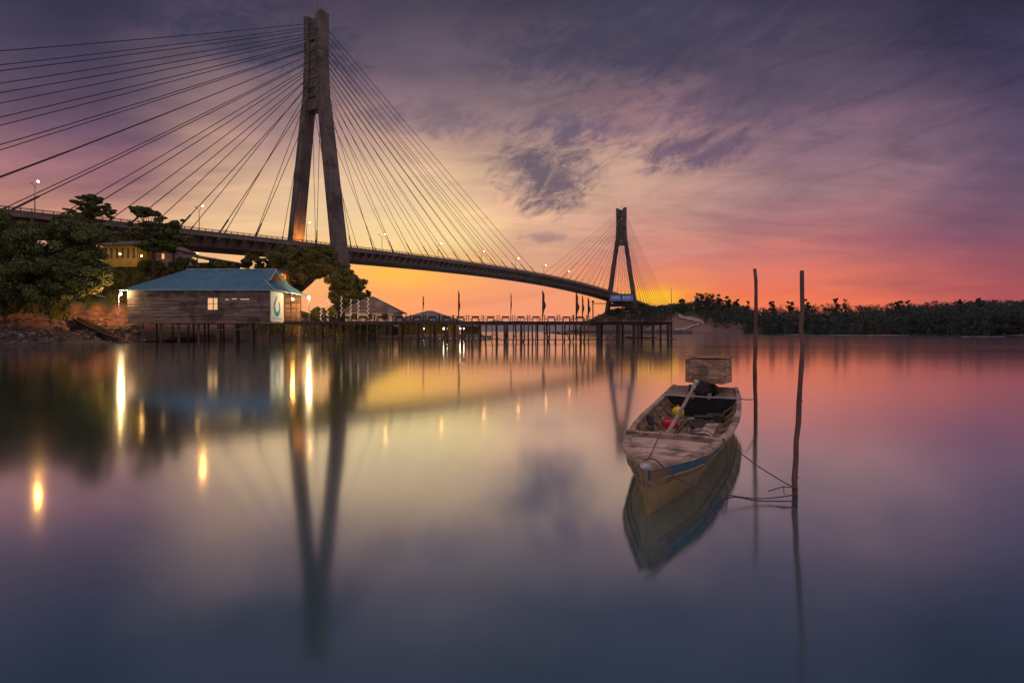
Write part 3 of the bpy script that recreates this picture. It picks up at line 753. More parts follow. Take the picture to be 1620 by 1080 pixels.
for i in range(9):
    mb.add([(x1 + .15, 79.9 + i * .33, 3.6), (x1 + .15, 80.1 + i * .33, 3.6), (x1 + .15, 80.1 + i * .33, 3.75), (x1 + .15, 79.9 + i * .33, 3.75)], [(0, 1, 2, 3)])
mb.build('emblem', M['teal'], bn)

def spot(parent, loc, aim, watts, col_, ang=150, blend=1.0, rad=.1):
    l = bpy.data.lights.new('lamp_light', 'SPOT'); l.energy = watts; l.color = col_; l.spot_size = R(ang); l.spot_blend = blend; l.shadow_soft_size = rad
    o = bpy.data.objects.new('lamp_light', l); C.objects.link(o); inv = root_inv(parent)
    o.matrix_world = inv @ Matrix.Translation(Vector(loc)) @ (Vector(aim) - Vector(loc)).to_track_quat('-Z', 'Y').to_matrix().to_4x4()
    o.parent = parent; return o
def lamp_post(px, py, z, ground, m, label, r=.17, lean=0):
    tp = at(px, py, z); b = Vector((tp.x - lean, tp.y, ground))
    t = thing('lamp_post', label, 'lamp post', b)
    MB().tube([b, Vector((tp.x - lean, tp.y, tp.z - .4)), Vector((tp.x, tp.y, tp.z + .1))], .06, 8).build('pole', M['whitepaint'], t)
    MB().sphere((tp.x, tp.y - .1, tp.z - .08), r, 12, 8).build('bulb', m, t, smooth=True)
    return t
lp = lamp_post(192, 464, 78.6, 3.2, M['bulb'], 'pale lamp post with a bright bulb at the left end of the plank house', r=.18, lean=.4)
spot(lp, at(188, 466, 79.2), at(105, 492, 89), 6000, (1.0, 0.46, 0.17), 100)
lp = lamp_post(489, 470, 84, 3.2, M['bulb'], 'tall lamp post with a glaring warm bulb on the pier right of the plank house')
spot(lp, at(489, 473, 84.6), at(498, 478, 110), 9000, (1.0, 0.52, 0.2), 165)
t = thing('pendant_lamp', 'small orange lamp hanging under the eave beside the banner', 'lamp', at(463, 473, 84.5))
MB().tube([at(463, 473, 84.5), at(463, 461, 84.5)], .02, 5).build('cord', M['rail'], t)
MB().sphere(at(463, 473, 84.5), .16, 10, 8).build('bulb', M['bulb_or'], t, smooth=True)

# floodlight at the foot of the near tower (washes the rear leg)
fb = bp_(-1.0, -5.2, dh(0) - 1.2)
fl = thing('floodlight', 'orange floodlight on the bridge deck at the foot of the near tower', 'floodlight', fb)
MB().box(fb + Vector((0, 0, .15)), (.5, .5, .3)).build('base', M['steel'], fl)
MB().sphere(fb + Vector((0, 0, .55)), .22, 10, 8).build('bulb', M['flood'], fl)

spot(fl, fb + Vector((0, 0, 1.0)), bp_(0, -11.2, dh(0) + 4), 16000, (1.0, 0.36, 0.06), 110)

# ------------------------------------------------------------------ pier
pz0, pz1, ph = 79.6, 85.0, 3.25
pier = thing('pier', 'long wooden pier on many thin crooked piles reaching out over the water', 'pier', (gx(620, 80).x, 80, 0))
mb = MB(); xa, xb = gx(448, 79.6).x, gx(1064, 79.6).x
x = xa
while x < xb:
    wd = random.uniform(.16, .24)
    f_ = 0.0 if x < gx(935, 80).x else 1.6
    mb.box((x + wd / 2, (pz0 + pz1) / 2 + random.uniform(-.08, .08), ph - .04 + random.uniform(-.015, .015)), (wd - .02, pz1 - pz0 + f_, .07)); x += wd
mb.build('deck_boards', M['plank'], pier)
mb = MB()
for zz_ in (pz0 + .15, (pz0 + pz1) / 2, pz1 - .15):
    xx = xa
    while xx < xb - .5:
        l = min(4.2, xb - xx); mb.beam((xx, zz_, ph - .30 + random.uniform(-.04, .04)), (xx + l, zz_, ph - .30 + random.uniform(-.04, .04)), .16, .42); xx += l
mb.build('beam', M['darkwood'], pier)
pxs = [482, 493, 505, 516, 527, 538, 549, 559, 570, 581, 596, 608, 618, 631, 641, 650, 660, 669, 679, 690, 704, 708, 717, 730, 735, 742, 746, 757, 769, 778, 786, 798, 803, 812, 824, 829, 836, 842, 848, 861, 869, 878, 890, 893, 901, 907, 913, 918, 924, 931]
for i, px in enumerate(pxs):
    v = gx(px, pz0 + .1); r = random.uniform(.08, .14) * (1.4 if px in (717, 798, 829, 861, 768) else 1)
    MB().tube([(v.x + random.uniform(-.3, .3), v.y, -1.5), (v.x + random.uniform(-.12, .12), v.y, .8), (v.x, v.y, ph - .2)], [r * 1.1, r, r * .9], 7).build('pile', M['pile'], pier)
for i in range(32):
    px = 500 + i * 13.6 + random.uniform(-4, 4); v = gx(px, pz1 - .3)
    MB().tube([(v.x + random.uniform(-.3, .3), v.y, -1.5), (v.x, v.y, ph - .2)], random.uniform(.08, .14), 7).build('pile', M['pile'], pier)
for px, r in ((947, .38), (978, .34), (1003, .24), (1010, .16), (1033, .22), (1057, .2), (1062, .17)):
    v = gx(px, pz0 + .2); MB().tube([(v.x, v.y, -1.6), (v.x, v.y, ph - .2)], r, 10).build('pile', M['darkwood'], pier)
for px, r in ((952, .18), (985, .18), (1015, .18), (1045, .18), (1062, .15)):
    v = gx(px, pz1 + .6); MB().tube([(v.x, v.y, -1.6), (v.x, v.y, ph - .2)], r, 8).build('pile', M['darkwood'], pier)
mb = MB(); pr = None
for px in np.arange(755, 1072, 9):
    q = gx(px, pz0 - .15, .42 + random.uniform(-.09, .09))
    if pr: mb.tube([pr, q], .07, 6)
    pr = q
for a_, b_ in (((1035, .6), (1056, 2.6)), ((960, .6), (972, 2.2)), ((812, .5), (818, 1.6)), ((790, .5), (780, 1.4)), ((870, .5), (862, 1.5)), ((900, .5), (893, 2.2)), ((700, .3), (712, 2.6)), ((600, .3), (612, 2.6)), ((560, .4), (548, 2.4))):
    mb.tube([gx(a_[0], pz0 - .1, a_[1]), gx(b_[0], pz0 - .1, b_[1])], .05, 6)
mb.build('brace', M['pile'], pier)
mb = MB()
for px in np.arange(500, 1062, 14):
    j = random.uniform(-3, 3); v = gx(px + j, pz1 - .1); mb.tube([(v.x, v.y, ph), (v.x, v.y, ph + .95)], .035, 5)
for h_ in (.9, .5): mb.tube([gx(497, pz1 - .1, ph + h_), gx(700, pz1 - .1, ph + h_ + .05), gx(900, pz1 - .1, ph + h_ - .05), gx(1062, pz1 - .1, ph + h_)], .03, 5)
mb.build('railing', M['pile'], pier)
mb = MB()     # end rails
for h_ in (.95, .6, .3): mb.tube([gx(1030, pz0 + .3, ph + h_), gx(1062, pz0 + .3, ph + h_), Vector((gx(1062, pz0).x, pz1, ph + h_))], .05, 6)
for px in (1030, 1038, 1046, 1052, 1057, 1062): mb.tube([gx(px, pz0 + .3, ph), gx(px, pz0 + .3, ph + 1.1)], .06, 6)
mb.build('railing', M['darkwood'], pier)

# sign frame at the pier head
sg = thing('sign_frame', 'tall post frame with a blue signboard standing on the pier head', 'sign', gx(984, 82, ph))
zs = 82
for px in (960, 984, 1007): MB().tube([gx(px, zs, ph), at(px, 478, zs)], .07, 6).build('post', M['darkwood'], sg)
MB().tube([at(938, 480, zs), at(1026, 480.5, zs)], .06, 6).build('crossbar', M['darkwood'], sg)
a_, b_ = at(965, 476, zs), at(1002, 466, zs)
MB().box(((a_.x + b_.x) / 2, zs, (a_.z + b_.z) / 2), (b_.x - a_.x, .12, b_.z - a_.z)).build('board', M['signblue'], sg)
mb = MB()
for h_ in (a_.z - .06, b_.z + .06): mb.box(((a_.x + b_.x) / 2, zs - .01, h_), (b_.x - a_.x + .3, .2, .13))
for x_ in (a_.x - .08, b_.x + .08, (a_.x + b_.x) / 2): mb.box((x_, zs - .02, (a_.z + b_.z) / 2), (.12, .2, b_.z - a_.z))
mb.build('board_frame', M['darkwood'], sg)
mb = MB()
for i in range(9):
    if i in (4,): continue
    mb.box((a_.x + .45 + i * .33, zs - .068, (a_.z + b_.z) / 2 + .05), (.2, .01, .22 + .08 * (i % 3)))
mb.build('lettering', M['banner'], sg)
MB().tube([gx(938, zs, ph), at(938, 478, zs)], .09, 6).sphere(at(938, 477, zs), .2, 8, 6).build('lamp_post', M['darkwood'], sg)
o = MB().tube([gx(1062.5, 81, ph), at(1062, 456, 81)], [.06, .03], 6).build('thin_pole', M['darkwood'])
tag(o, 'thin bare pole standing at the outer corner of the pier', 'pole')

# flags
def flag(px, ytop, z, label, m='cloth', wd=.45, hgt=.75):
    b = gx(px, z, ph); tp = at(px, ytop, z)
    t = thing('feather_flag', label, 'flag', b, 0, 'flags along the pier')
    MB().tube([b, tp], [.05, .025], 6).build('pole', M['darkwood'], t)
    n = 14; vs = []; H_ = (tp.z - b.z) * hgt
    for i in range(n + 1):
        u = i / n; h_ = tp.z - .05 - H_ * u; x_ = wd * (math.sin(math.pi * min(1, u * .95 + .05)) * .8 + .1)
        yy = .1 * math.sin(u * 9); 
        vs += [(tp.x + .03, tp.y, h_), (tp.x + .03 + x_ * (.8 + .2 * math.sin(u * 14)), tp.y + yy, h_ - .1)]
    o = MB().add(vs, [(2 * i, 2 * i + 1, 2 * i + 3, 2 * i + 2) for i in range(n)]).build('cloth', M[m], t)
    o.modifiers.new('t', 'SOLIDIFY').thickness = .01
flag(669, 467, 82, 'narrow dark flag on a pole in front of the small gabled roof', wd=.22, hgt=.5)
flag(725, 459, 80.5, 'tallest dark red furled flag, right of the small gabled roof', wd=.35, hgt=.85)
flag(808, 463, 81, 'slim dark flag midway along the pier, left of the striped flag', wd=.18, hgt=.7)
flag(858, 459, 80.5, 'broad striped dark flag where the bridge deck passes above', wd=.6, hgt=.85)
flag(911, 462, 80.5, 'first and widest of three dark flags left of the blue signboard', wd=.6, hgt=.9)
flag(921, 467, 82, 'middle of three dark flags left of the blue signboard', wd=.35, hgt=.85)
flag(930, 470, 82, 'shortest of three dark flags left of the blue signboard', wd=.45, hgt=.85)
for px, yt, lb in ((508, 478, 'shorter of two'), (518, 472, 'taller of two')):
    b = gx(px, 84, ph); tp = at(px, yt, 84)
    t = thing('lantern_pole', lb + ' poles strung with warm lights just right of the glaring lamp post', 'pole', b)
    MB().tube([b, tp], .04, 6).build('pole', M['clothpale'], t); mb = MB()
    for i in range(30): mb.sphere(b.lerp(tp, .05 + .95 * i / 30) + Vector((.14 * math.cos(i * 1.1), .14 * math.sin(i * 1.1), 0)), .055, 5, 4)
    mb.build('fairy_lights', M['string'], t)
for px, yt, lb in ((540, 468, 'leftmost'), (555, 472, 'second'), (567, 474, 'third'), (582, 470, 'rightmost')):
    b = gx(px, 84, ph); tp = at(px, yt, 84)
    t = thing('lantern_pole', lb + ' of four pale cloth-wrapped poles with small lights before the cream hut', 'pole', b, 0, 'light poles before the hut')
    MB().tube([b, tp], .04, 6).build('pole', M['clothpale'], t)
    mb = MB()
    for i in range(26):
        u = i / 26; mb.sphere(b.lerp(tp, .15 + .85 * u) + Vector((.14 * math.cos(i * 1.1), .14 * math.sin(i * 1.1), 0)), .045, 5, 4)
    mb.build('fairy_lights', M['string'], t)
# tables and chairs
def table(px, z):
    b = gx(px, z, ph); t = thing('pier_table', 'dark wooden table on the pier deck by the railing', 'table', b, 0, 'tables along the pier')
    MB().box(b + Vector((0, 0, .74)), (1.15, .8, .07)).build('tabletop', M['darkwood'], t)
    MB().box(b + Vector((0, 0, .62)), (.95, .66, .16)).build('apron', M['darkwood'], t)
    for dx in (-.48, .48):
        for dy in (-.33, .33): MB().box(b + Vector((dx, dy, .36)), (.07, .07, .72)).build('leg', M['darkwood'], t)
def chair(px, z, s_):
    b = gx(px, z, ph); t = thing('pier_chair', 'dark slat-backed chair at a table on the pier deck', 'chair', b, 0, 'chairs along the pier')
    MB().box(b + Vector((0, 0, .45)), (.44, .44, .05)).build('seat', M['darkwood'], t)
    mb = MB()
    for h_ in (.56, .71, .86, 1.0): mb.box(b + Vector((.2 * s_, 0, h_)), (.06, .46, .12))
    mb.box(b + Vector((.2 * s_, 0, .75)), (.035, .40, .5))
    mb.build('backrest', M['darkwood'], t)
    for dx in (-.19, .19):
        for dy in (-.19, .19):
            hh_ = .98 if dx * s_ > 0 else .43
            MB().box(b + Vector((dx, dy, hh_ / 2)), (.07, .07, hh_)).build('leg', M['darkwood'], t)
for px in (520, 546, 574, 603, 632, 660, 684, 706, 728, 752, 776, 800, 824, 848, 872, 896, 918, 988, 1018):
    z = random.uniform(80.3, 82.4); table(px, z); chair(px - 8.5, z + random.uniform(-.3, .3), -1); chair(px + 8.5, z + random.uniform(-.3, .3), 1)
for i, (px, wd, lab) in enumerate(((948, 1.2, 'low dark crate at the left end of the pier head'), (1042, 1.6, 'low reddish crate by the railing at the outer corner of the pier head'), (968, .9, 'small dark crate between the sign posts on the pier head'))):
    b = gx(px, 81, ph); mb = MB()
    for k in range(4): mb.box(b + Vector((0, 0, .12 + k * .2)), (wd, .7, .15))
    for dx in (-wd / 2 + .05, wd / 2 - .05): mb.box(b + Vector((dx, -.37, .4)), (.08, .05, .8))
    tag(mb.build('wooden_crate', M['pile']), lab, 'crate')

# ------------------------------------------------------------------ huts
def hip_hut(name, label, pxa, pxb, z, dep, floor, eave, ridge, wallm, roofm, openf=False, ridge_f=.35, rc=None, ov=1.0, nw=0):
    a = gx(pxa, z).x; b = gx(pxb, z).x; t = thing(name, label, 'house', ((a + b) / 2, z, floor))
    mb = MB(); wa, wb = a + ov, b - ov
    mb.box(((wa + wb) / 2, z + ov + dep, (floor + eave) / 2), (wb - wa, .12, eave - floor))
    for x_ in (wa, wb): mb.box((x_, z + ov + dep / 2, (floor + eave) / 2), (.12, dep - .14, eave - floor))
    if not openf: mb.box(((wa + wb) / 2, z + ov, (floor + eave) / 2), (wb - wa, .12, eave - floor))
    mb.build('wall', wallm, t)
    if openf:
        for i in range(6): MB().tube([(wa + (wb - wa) * i / 5, z + ov, floor), (wa + (wb - wa) * i / 5, z + ov, eave)], .09, 6).build('post', M['darkwood'], t)
    if nw:
        for i in range(nw):
            xx = wa + (wb - wa) * (i + .6) / (nw + .2)
            f_ = MB().box((xx, z + ov - .08, floor + (eave - floor) * .55), (1.1, .06, 1.2)).build('window', M['darkwood'], t)
    MB().box(((wa + wb) / 2, z + ov + dep / 2, floor - .15), (wb - wa + .8, dep + .8, .25)).build('floor', M['plank'], t)
    c = rc if rc is not None else (a + b) / 2; hwid = (b - a) / 2 * ridge_f; zm = z + ov + dep / 2
    A = [(a, z, eave), (b, z, eave), (b, z + 2 * ov + dep, eave), (a, z + 2 * ov + dep, eave), (c - hwid, zm, ridge), (c + hwid, zm, ridge)]
    r_ = MB().add(A, [(0, 1, 5, 4), (1, 2, 5), (2, 3, 4, 5), (3, 0, 4)]).build('roof', roofm, t); r_.modifiers.new('t', 'SOLIDIFY').thickness = .12
    return t
hip_hut('hut', 'cream walled hut with brown hipped roof behind the pier, right of the round trees', 536, 629, 104, 8, 3.6, 5.6, 9.0, M['cream'], M['brownroof'], rc=gx(584, 108).x, ridge_f=.12, nw=3)
hl = hip_hut('waterfront_hut', 'low yellow-lit waterfront hut with a small gabled roof seen behind the pier piles', 622, 728, 116, 7, 1.0, 4.2, 6.5, M['yellow'], M['greyroof'], openf=True, ridge_f=.08)
h2 = hip_hut('waterfront_hut', 'flat-roofed yellow-lit shed at the right end of the floating platform', 730, 762, 117, 5, 1.0, 3.0, 3.25, M['yellow'], M['greyroof'], openf=True, ridge_f=.7, ov=.4)
mb = MB()
a, b = gx(600, 114).x, gx(775, 114).x
mb.box(((a + b) / 2, 119, .45), (b - a, 11, .5))
for i in range(22): mb.tube([(a + (b - a) * i / 21, 113.9, -.5), (a + (b - a) * i / 21, 113.9, .5)], .3, 8)
tag(mb.build('floating_platform', M['quay']), 'dark low floating platform under the waterfront huts behind the pier', 'platform')
for i, px in enumerate((670, 680, 702, 708, 728, 734)):
    q = at(px, 518.5, 114.6)
    o = thing('tube_light', 'bright white tube light under the waterfront hut roof behind the piles', 'light', q, 0, 'tube lights of the waterfront huts')
    MB().box(q + Vector((0, 0, .1)), (.14, .14, .2)).build('holder', M['steel'], o)
    MB().tube([q + Vector((0, 0, -.3)), q], .10, 8).build('tube', M['tube'], o)
# yellow house on the slope, long shed roof
def slope_house(pxa, pxb, z, ybot, ytop, m, label, name='slope_house', win=3, roofm='brownroof', lit=None):
    a, b = at(pxa, ybot, z), at(pxb, ytop, z); t = thing(name, label, 'house', (a.x, z, a.z))
    MB().box(((a.x + b.x) / 2, z + 2.5, (a.z + b.z) / 2 - .6), (b.x - a.x, 5, b.z - a.z + 1.2)).build('wall', m, t)
    wd = (b.x - a.x)
    for i in range(win):
        xx = a.x + wd * (i + .5) / win
        f_ = MB().box((xx, z - .03, (a.z + b.z) / 2), (wd / win * .36, .06, (b.z - a.z) * .62)).build('window', M['darkwood'], t)
        MB().box((xx, z - .075, (a.z + b.z) / 2), (wd / win * .26, .03, (b.z - a.z) * .5)).build('pane', M['win'] if lit and i % 2 == 0 else M['steel'], f_)
    r_ = MB().add([(a.x - .8, z - 1, b.z), (b.x + .8, z - 1, b.z), (b.x + .8, z + 6, b.z + .2), (a.x - .8, z + 6, b.z + .2), (a.x + .5, z + 2.5, b.z + 1.3), (b.x - .5, z + 2.5, b.z + 1.3)], [(0, 1, 5, 4), (1, 2, 5), (2, 3, 4, 5), (3, 0, 4)]).build('roof', M[roofm], t)
    r_.modifiers.new('t', 'SOLIDIFY').thickness = .1
    return t
slope_house(163, 216, 108, 413, 388, M['yellow'], 'bright yellow walled house on the slope above the grassy bank', win=6)
slope_house(219, 282, 112, 414, 397, M['pink'], 'pale pink walled house beside the yellow house on the slope', win=4, lit=True)
slope_house(432, 452, 107, 452, 433, M['orange'], 'small orange lit booth behind the right gable of the plank house', name='booth', win=2)
# long shed with sloping roof right of the pink house
t = thing('long_shed', 'long open shed with a grey roof sloping down to the right behind the plank house', 'shed', gx(340, 125, 12))
A = [at(268, 396, 122), at(395, 418, 122), at(395, 424, 134), at(268, 392, 134)]
MB().add([A[0], A[1], A[2], A[3]], [(0, 1, 2, 3)]).build('roof', M['greyroof'], t).modifiers.new('t', 'SOLIDIFY').thickness = .35
for px, yb in ((285, 399), (312, 403), (340, 408), (368, 413), (390, 417)): MB().tube([at(px, yb, 123), gx(px, 123, 8)], .15, 6).build('post', M['cream'], t)
MB().box(at(335, 425, 128), (14, .2, 3)).build('wall', M['cream'], t)
# lamps on the slope
for px, py, z, lb in ((303, 402, 118, 'small white lamp under the sloping shed roof'), (312, 401, 119, 'second small white lamp under the sloping shed roof, further right'), (190, 402, 104, 'small yellow lamp before the yellow house'), (224, 405, 107, 'small lamp before the pink house')):
    q = at(px, py, z); o = thing('small_lamp', lb, 'lamp', q)
    MB().tube([q + Vector((0, 0, .1)), q - Vector((0, 0, 2.6))], .04, 5).build('pole', M['rail'], o)
    MB().sphere(q, .13, 8, 6).build('bulb', M['slope_bulb'], o, smooth=True)
q = at(441, 441, 106.0); o = thing('small_lamp', 'orange lamp washing the front of the small orange booth', 'lamp', q)
MB().tube([q, q - Vector((0, 0, 3))], .04, 5).build('pole', M['rail'], o); MB().sphere(q, .14, 8, 6).build('bulb', M['bulb_or'], o)

# ------------------------------------------------------------------ shore debris
def rocks(n, fn, name, label):
    pass
for i in range(46):
    px = random.uniform(-10, 215); z = random.uniform(67 + px * .06, 80 + px * .04); v = gx(px, z); h_ = float(nearland(v.x, v.y))
    if h_ < 0.05: continue
    mb = MB(); r = random.uniform(.18, .55); mb.sphere((0, 0, 0), r, 8, 6)
    f = [random.uniform(.6, 1.4) for _ in range(3)]
    mb.v = [(v.x + a * f[0] * (1 + .25 * math.sin(9 * b + i)), v.y + b * f[1] * (1 + .25 * math.sin(11 * c)), h_ + c * f[2] * .7 + .05) for a, b, c in mb.v]
    tag(mb.build('shore_rock', M['rock']), 'dark rough stone lying on the muddy shore', 'rock', 'stones on the muddy shore')
for i in range(26):
    px = random.uniform(0, 190); z = random.uniform(70 + px * .06, 79 + px * .04); v = gx(px, z); h_ = float(nearland(v.x, v.y)) + .15
    if h_ < 0.2: continue
    an = random.uniform(-.7, .5); l = random.uniform(1.2, 4.0); d_ = Vector((math.cos(an), math.sin(an) * .6, random.uniform(-.12, .12))) * l / 2
    mb = MB(); mb.beam(Vector((v.x, v.y, h_)) - d_, Vector((v.x, v.y, h_)) + d_, random.uniform(.12, .3), .06)
    tag(mb.build('driftwood_board', M['darkwood']), 'dark weathered board washed up on the muddy shore', 'board', 'washed-up boards on the shore')
# broken planks, shells and litter too many to count
def litter(n, seed):
    r_ = np.random.default_rng(seed); px = r_.uniform(-40, 225, n); z = r_.uniform(66, 84, n) + px * .03; x = (px - 810) / F * z; h = nearland(x, z)
    ok = (h > .1) & (h < 3.5) & (fbm(x, z, 3.5, 31, 4) > -.05); x, z, h = x[ok], z[ok], h[ok]; k = len(x)
    a = r_.uniform(-1, 1, k); l = r_.uniform(.08, .55, k); w_ = r_.uniform(.04, .16, k); hh_ = r_.uniform(.03, .28, k); t_ = r_.uniform(-.5, .5, k)
    V = np.empty((k, 8, 3)); j = 0
    for sz in (0, 1):
        for sx, sy in ((-1, -1), (1, -1), (1, 1), (-1, 1)):
            V[:, j] = np.stack([x + np.cos(a) * l * sx - np.sin(a) * w_ * sy, z + np.sin(a) * l * sx + np.cos(a) * w_ * sy, h - .05 + sz * hh_ + t_ * l * sx * .5], 1); j += 1
    q = [(4, 5, 6, 7), (0, 1, 5, 4), (1, 2, 6, 5), (2, 3, 7, 6), (3, 0, 4, 7)]
    return np.concatenate([V[:, list(f)] for f in q], 1).reshape(-1, 3)
o = npmesh('shore_litter', litter(9000, 4), 4, M['litter']); o['kind'] = 'stuff'
# old dark hull lying on the shore
t = thing('wrecked_boat', 'old dark narrow wooden boat wreck lying on the shore near the plank house', 'boat', gx(150, 77, .4))
A = on_ray(118, 512, nearland, 60, 95); B_ = on_ray(185, 541, nearland, 60, 95); A.z += .5; B_.z += .15
dv = (B_ - A); pv = Vector((-dv.y, dv.x, 0)).normalized(); vs = []
for i in range(13):
    u = i / 12; wd = .75 * math.sin(math.pi * (.12 + .86 * u)) ** .6; c_ = A.lerp(B_, u)
    vs += [c_ - pv * wd + Vector((0, 0, .55)), c_ - pv * wd * .5 + Vector((0, 0, -.1)), c_ + pv * wd * .5 + Vector((0, 0, -.1)), c_ + pv * wd + Vector((0, 0, .55))]
MB().add(vs, [(4 * i + k, 4 * i + k + 1, 4 * i + 5 + k, 4 * i + 4 + k) for i in range(12) for k in range(3)]).build('hull', M['darkwood'], t).modifiers.new('t', 'SOLIDIFY').thickness = .07
MB().tube([vs[4 * i] for i in range(13)], .08, 6).build('gunwale', M['pile'], t)
MB().tube([vs[4 * i + 3] for i in range(13)], .08, 6).build('gunwale', M['pile'], t)
# pipe on the bank
o = MB().tube([on_ray(140, 468, nearland, 84, 112) + Vector((0, 0, .3)), on_ray(165, 472, nearland, 84, 112) + Vector((0, 0, .3)), on_ray(193, 476, nearland, 84, 112) + Vector((0, 0, .3))], .1, 6).build('pipe', M['whitepaint'])
tag(o, 'pale pipe running down the stony bank towards the plank house', 'pipe')

# grass on the slope (uncountable)
def grass(n, rx, rz, hmin, size, seed):
    r_ = np.random.default_rng(seed)
    z = r_.uniform(*rz, n); px = r_.uniform(*rx, n); x = (px - 810) / F * z
    h = nearland(x, z); ok = h > hmin + fbm(x, z, 3, 9, 3) * 1.2
    x, z, h = x[ok], z[ok], h[ok]; k = len(x)
    a = r_.uniform(0, 6.28, k); s_ = size * r_.uniform(.5, 1.4, k); w_ = s_ * .28
    V = np.empty((k, 3, 3))
    V[:, 0] = np.stack([x - np.cos(a) * w_, z - np.sin(a) * w_, h - .1], 1); V[:, 1] = np.stack([x + np.cos(a) * w_, z + np.sin(a) * w_, h - .1], 1)
    V[:, 2] = np.stack([x + r_.normal(0, .35, k) * s_, z + r_.normal(0, .35, k) * s_, h + s_], 1)
    return V.reshape(-1, 3)
o = npmesh('grass', np.concatenate([grass(60000, (-30, 480), (91, 125), 7.0, .8, 1), grass(26000, (-60, 110), (74, 95), 4.6, .7, 2), grass(16000, (300, 640), (104, 135), 1.2, .8, 3)]), 3, M['grass']); o['kind'] = 'stuff'

# ------------------------------------------------------------------ trees, near bank
def E(px, py, z, rx, ry, rz): return (tuple(at(px, py, z)), (rx, ry, rz))
b = on_ray(32, 492, nearland, 70, 100)
tree('broad_tree', 'big dark spreading tree with a rounded crown at the left edge of the shore', b, at(70, 360, 77),
     [E(30, 385, 78, 6.5, 5, 4.6), E(95, 395, 77, 6, 5, 5), E(130, 430, 78, 3.6, 4, 3.6), E(60, 440, 76, 7, 5, 3.8), E(5, 430, 79, 5, 4, 5), E(125, 370, 80, 4.2, 4, 2.6)], 105000, .165, 'leafA', .5, k=60, cr=1.15)
tree('layered_tree', 'thin tree with flat layered branches rising against the sky left of the lamp', gx(150, 118, 17), at(142, 312, 118),
     [E(140, 322, 118, 4.2, 3, 1.0), E(128, 335, 118, 4.2, 3, .9), E(158, 334, 118, 3.6, 3, .9), E(145, 316, 118, 2.0, 2, .9), E(142, 346, 118, 6, 4, 1.2), E(150, 372, 116, 7.5, 4, 2.8)], 26000, .19, 'leafA', .28, k=22, cr=.75, fork=.7, flat=.5)
tree('umbrella_tree', 'broad flat-topped umbrella tree standing over the yellow house', gx(243, 103, 13), at(240, 330, 104),
     [E(228, 334, 104, 2.6, 2.5, 1.0), E(250, 352, 104, 5.6, 4, 1.8), E(225, 368, 103, 5.2, 4, 2.2), E(272, 375, 104, 4, 4, 2.2), E(250, 388, 103, 5.8, 4, 1.4)], 30000, .18, 'leafA', .3, k=26, cr=.8, fork=.55, flat=.7)
tree('slope_tree', 'slim dark tree between the umbrella tree and the long shed', gx(275, 106, 13), at(272, 380, 106),
     [E(280, 385, 106, 2.2, 2.2, 1.8)], 2600, .24, 'leafA', .14, k=12, cr=.7, fork=.6)
tree('crown_tree', 'dense rounded tree directly before the foot of the near bridge tower', gx(468, 112, 3.5), at(470, 395, 112),
     [E(468, 412, 112, 5.2, 4.5, 3.4), E(448, 410, 113, 3.2, 3.3, 2.4), E(495, 415, 113, 4.2, 4, 3.4), E(462, 438, 111, 3.6, 3.5, 2.2), E(515, 405, 115, 2.8, 3, 2.2), E(500, 426, 113, 2.4, 2.6, 1.8)], 62000, .16, 'leafB', .35, k=44, cr=.9, fork=.35)
tree('crown_tree', 'dense olive tree at the right end of the grove, left of the cream hut', gx(542, 110, 3.0), at(545, 425, 110),
     [E(545, 445, 110, 3.8, 3.6, 3.4), E(562, 455, 110, 2.6, 3, 3.0), E(536, 468, 110, 2.4, 2.6, 2.6), E(552, 478, 110, 3.2, 3, 2.2), E(535, 430, 112, 2.6, 3, 2.2)], 46000, .16, 'leafB', .28, k=40, cr=.8, fork=.3)
tree('small_tree', 'small loose tree standing above the gable of the blue roof', gx(400, 116, 5), at(400, 405, 116),
     [E(398, 412, 116, 2.4, 2.2, 1.5), E(412, 425, 114, 2.8, 2.4, 2.0), E(424, 414, 115, 2.0, 2.2, 2.0), E(412, 440, 112, 2.6, 3, 1.8)], 11000, .24, 'leafB', .16, k=14, cr=.8)
tree('conifer_tree', 'tiny dark pointed tree on the roofline of the cream hut', gx(582, 118, 3), at(582, 463, 118),
     [E(582, 474, 118, .8, .8, 2.0), E(582, 466, 118, .4, .4, 1.2)], 1600, .16, 'leafA', .1, k=10, cr=.4)
for i, (px, py, z, rx, rz, lb) in enumerate(((8, 478, 76, 2.6, 1.6, 'low yellowish bush left of the big trunk at the left edge'), 
        (180, 440, 100, 4, 1.8, 'scrubby bush on the grassy slope below the yellow house'), (255, 425, 106, 3.5, 1.4, 'bush below the pink house on the slope'), (300, 420, 112, 4, 1.6, 'dark bush under the long shed'), (350, 425, 116, 4.5, 1.5, 'long hedge-like bush behind the blue ridge'), (135, 455, 95, 3.2, 1.6, 'brownish bush above the orange bank'), (517, 496, 104, 2.6, 1.0, 'low bush between the two round trees'))):
    c = at(px, py, z); P, rad = clumps(c, (rx, rx * .8, rz), 14, .8)
    t = thing('bush', lb, 'bush', (c.x, c.y, c.z - rz)); npmesh('foliage', leaves(P, rad, 4200, .2), 4, M['leafB' if i % 2 else 'grass'], t)
    st_ = MB()
    for q in range(5): st_.tube([(c.x + random.uniform(-.3, .3), c.y, c.z - rz - 1.0), Vector(P[q])], [.07, .02], 5)
    st_.build('stems', M['bark'], t)

